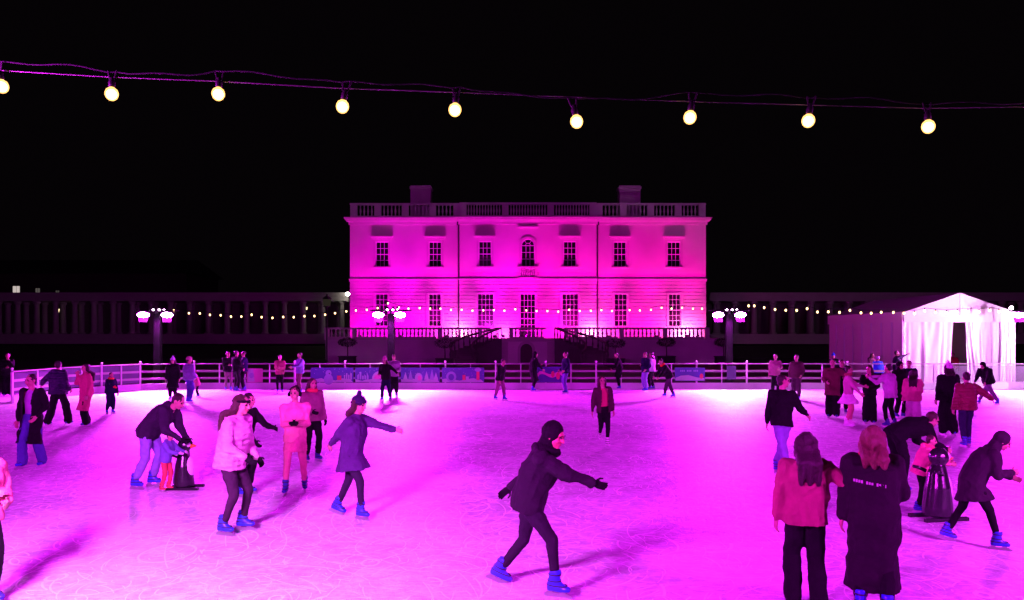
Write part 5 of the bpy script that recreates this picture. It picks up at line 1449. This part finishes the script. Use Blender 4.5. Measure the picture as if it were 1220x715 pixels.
person('person in dark red jacket with one arm held out, seen from behind', 1151, 532, 1.70, 176, (.16, .025, .035), (.02, .02, .05), hair=('short', DHAIR), coat='puffer', arms=('down', 'out'), kind='shell', boots=BLUEB, bulk=.02, feet=((1145, 533), (1158, 531)))
person('skater in black puffer jacket bending left by the marquee curtains', 1177, 482, 1.72, -60, BLK, (.16, .09, .18), feet=((1171, 480), (1184, 484)), lean=26, bend=14, nod=10, coat='puffer', hat=('hood', BLK), hair=('none', BLK), arms=('low', 'low'), boots=BLUEB)
person('man in black jacket bent over a child behind the blonde skater', 1068, 586, 1.74, 92, BLK, BLK, feet=((1064, 584), (1070, 588)), lean=76, bend=6, coat='puffer', nod=-10, hair=('short', BRN), arms=((.26, .02, -.40), (.30, .0, -.36)), boots=BLUEB)
person('child in pink jacket leaning on the black skating aid', 1096, 610, 1.14, 62, (.68, .18, .26), BLK, hat=None, hair=('short', BRN), arms=('fwd', 'fwd'), lean=20, coat='puffer', scarf=(.62, .12, .14), boots=BLUEB)
person('person in dusty pink jacket with long dark hair, back turned, nearest right', 960, 728, 1.66, 172, (.25, .06, .09), BLK, hair=('long', DHAIR), arms=('down', 'out'), coat='puffer', hem=.2, boots=BLUEB, wide=True)
person('blonde person in long black coat with white lettering on the back', 1041, 738, 1.74, 158, (.014, .010, .014), BLK, hair=('mid', (.13, .085, .035)), scarf=(.62, .08, .06), coat='long', hem=.72, bulk=.035, arms=('down', 'hold'), boots=BLUEB, stripe=True, turn=-20, lean=3)
person('stooping skater in dark hooded coat at the right edge', 1163, 650, 1.50, 70, (.022, .012, .022), BLK, feet=((1141, 643), (1176, 656)), lean=26, bend=12, bulk=.03, nod=12, hat=('hood', (.022, .012, .022)), hair=('none', BLK), coat='long', hem=.26, arms=('hold', 'fold'), shin='slim', boots=BLUEB, pitch=(14, 0))
person('person in pink coat and red hat cut off at the left edge', -24, 722, 1.62, 60, (.55, .16, .24), BLK, hat=('beanie', (.60, .08, .06)), hair=('bob', DHAIR), scarf=BLK, coat='puffer', arms=('hold', 'fold'), boots=BLUEB)
# --- spectators beyond the barrier
SP = 'spectators beyond the barrier'
person('spectator in bright blue bobble hat behind the right barrier', 993, 440, 1.70, -20, BLK, BLK, hat=('pom', (.02, .10, .60)), hair=('none', BLK), Y=37.6, z0=-.1, group=SP, legs_visible=True, shoes=True, boots=BLK)
person('dark-haired spectator against the marquee side wall', 1039, 440, 1.72, 30, (.20, .08, .13), BLK, hair=('long', DHAIR), Y=37.9, z0=-.1, group=SP, shoes=True, boots=BLK, arms=('fold', 'hold'))
person('spectator in bright blue jacket and lilac hat near the marquee', 1046, 440, 1.58, 170, (.03, .13, .62), BLK, hat=('beanie', (.45, .3, .6)), hair=('none', BLK), Y=36.9, z0=-.1, group=SP, coat='puffer', shoes=True, boots=BLK)
person('spectator in navy pointing an arm to the right by the marquee', 1068, 440, 1.84, 70, NAVY, BLK, hair=('short', DHAIR), Y=37.6, z0=-.1, group=SP, arms=('down', ('px', 1091, 418, -.1)), shoes=True, boots=BLK, kind='shell')
person('person in dark red standing in the dark marquee doorway', 1135.5, 440, 1.70, -40, (.36, .05, .05), BLK, hair=('short', DHAIR), Y=40.2, z0=-.1, group=SP, shoes=True, boots=BLK)

# skating aids: penguin-shaped push frames
def aid(x, y, yaw, hgt, label):
    g = G(x, y)
    t = thing('skating_aid', label, 'skating aid', g, 'penguin-shaped skating aids', R(yaw))
    a = np.array; s = hgt / .95; Y_ = g.y
    bl = Blob(max(.011, Y_ * .0009), 3)
    bl.loft([(a((0, 0, .05)) * s, a((.19, 0, 0)) * s, a((0, .17, 0)) * s), (a((0, 0, .16)) * s, a((.185, 0, 0)) * s, a((0, .18, 0)) * s), (a((.0, 0, .42)) * s, a((.15, 0, 0)) * s, a((0, .165, 0)) * s), (a((.0, 0, .62)) * s, a((.11, 0, 0)) * s, a((0, .12, 0)) * s), (a((.01, 0, .70)) * s, a((.09, 0, 0)) * s, a((0, .09, 0)) * s)], 20)
    bl.ell(a((.02, 0, .81)) * s, a((.13, 0, 0)) * s, a((0, .12, 0)) * s, a((0, 0, .125)) * s)
    m_bk = surf('glossy_black_plastic', (.012, .012, .014), .22, .2, 4, .02, 10)
    m_wh = surf('white_plastic', (.75, .75, .76), .3, .05, 4, .02, 10)
    queue('shell', m_bk, t, [bl], 0)
    b2 = Blob(max(.011, Y_ * .0009), 3)
    b2.ell(a((.085, 0, .36)) * s, a((.10, 0, 0)) * s, a((0, .125, 0)) * s, a((0, 0, .25)) * s)
    b2.ell(a((.075, .05, .82)) * s, a((.07, 0, 0)) * s, a((0, .05, 0)) * s, a((0, 0, .065)) * s); b2.ell(a((.075, -.05, .82)) * s, a((.07, 0, 0)) * s, a((0, .05, 0)) * s, a((0, 0, .065)) * s)
    queue('white_belly', m_wh, t, [b2], 0)
    MB().lathe([(.045 * s, 0), (.03 * s, .05 * s), (.004, .11 * s)], (0, 0, 0), 10).build('beak', surf('orange_plastic', (.8, .25, .02), .35, .05, 4, 0), t, True).matrix_local = Matrix.Translation((.13 * s, 0, .79 * s)) @ Matrix.Rotation(R(90), 4, 'Y')
    for sg in (1, -1):
        mb = MB().tube([(-.05 * s, sg * .14 * s, .60 * s), (-.12 * s, sg * .20 * s, .64 * s), (-.20 * s, sg * .20 * s, .66 * s)], .022 * s, 10)
        mb.build('handle', m_bk, t, True)
        MB().box(-.30 * s, .32 * s, sg * .15 * s - .03, sg * .15 * s + .03, 0.0, .045 * s).build('runner', m_bk, t)
aid(219, 582, 2, .86, 'black penguin-shaped skating aid with white belly in front of the small child')
aid(1117, 618, 10, 1.02, 'glossy black penguin-shaped skating aid behind the blonde skater')
flush_people()
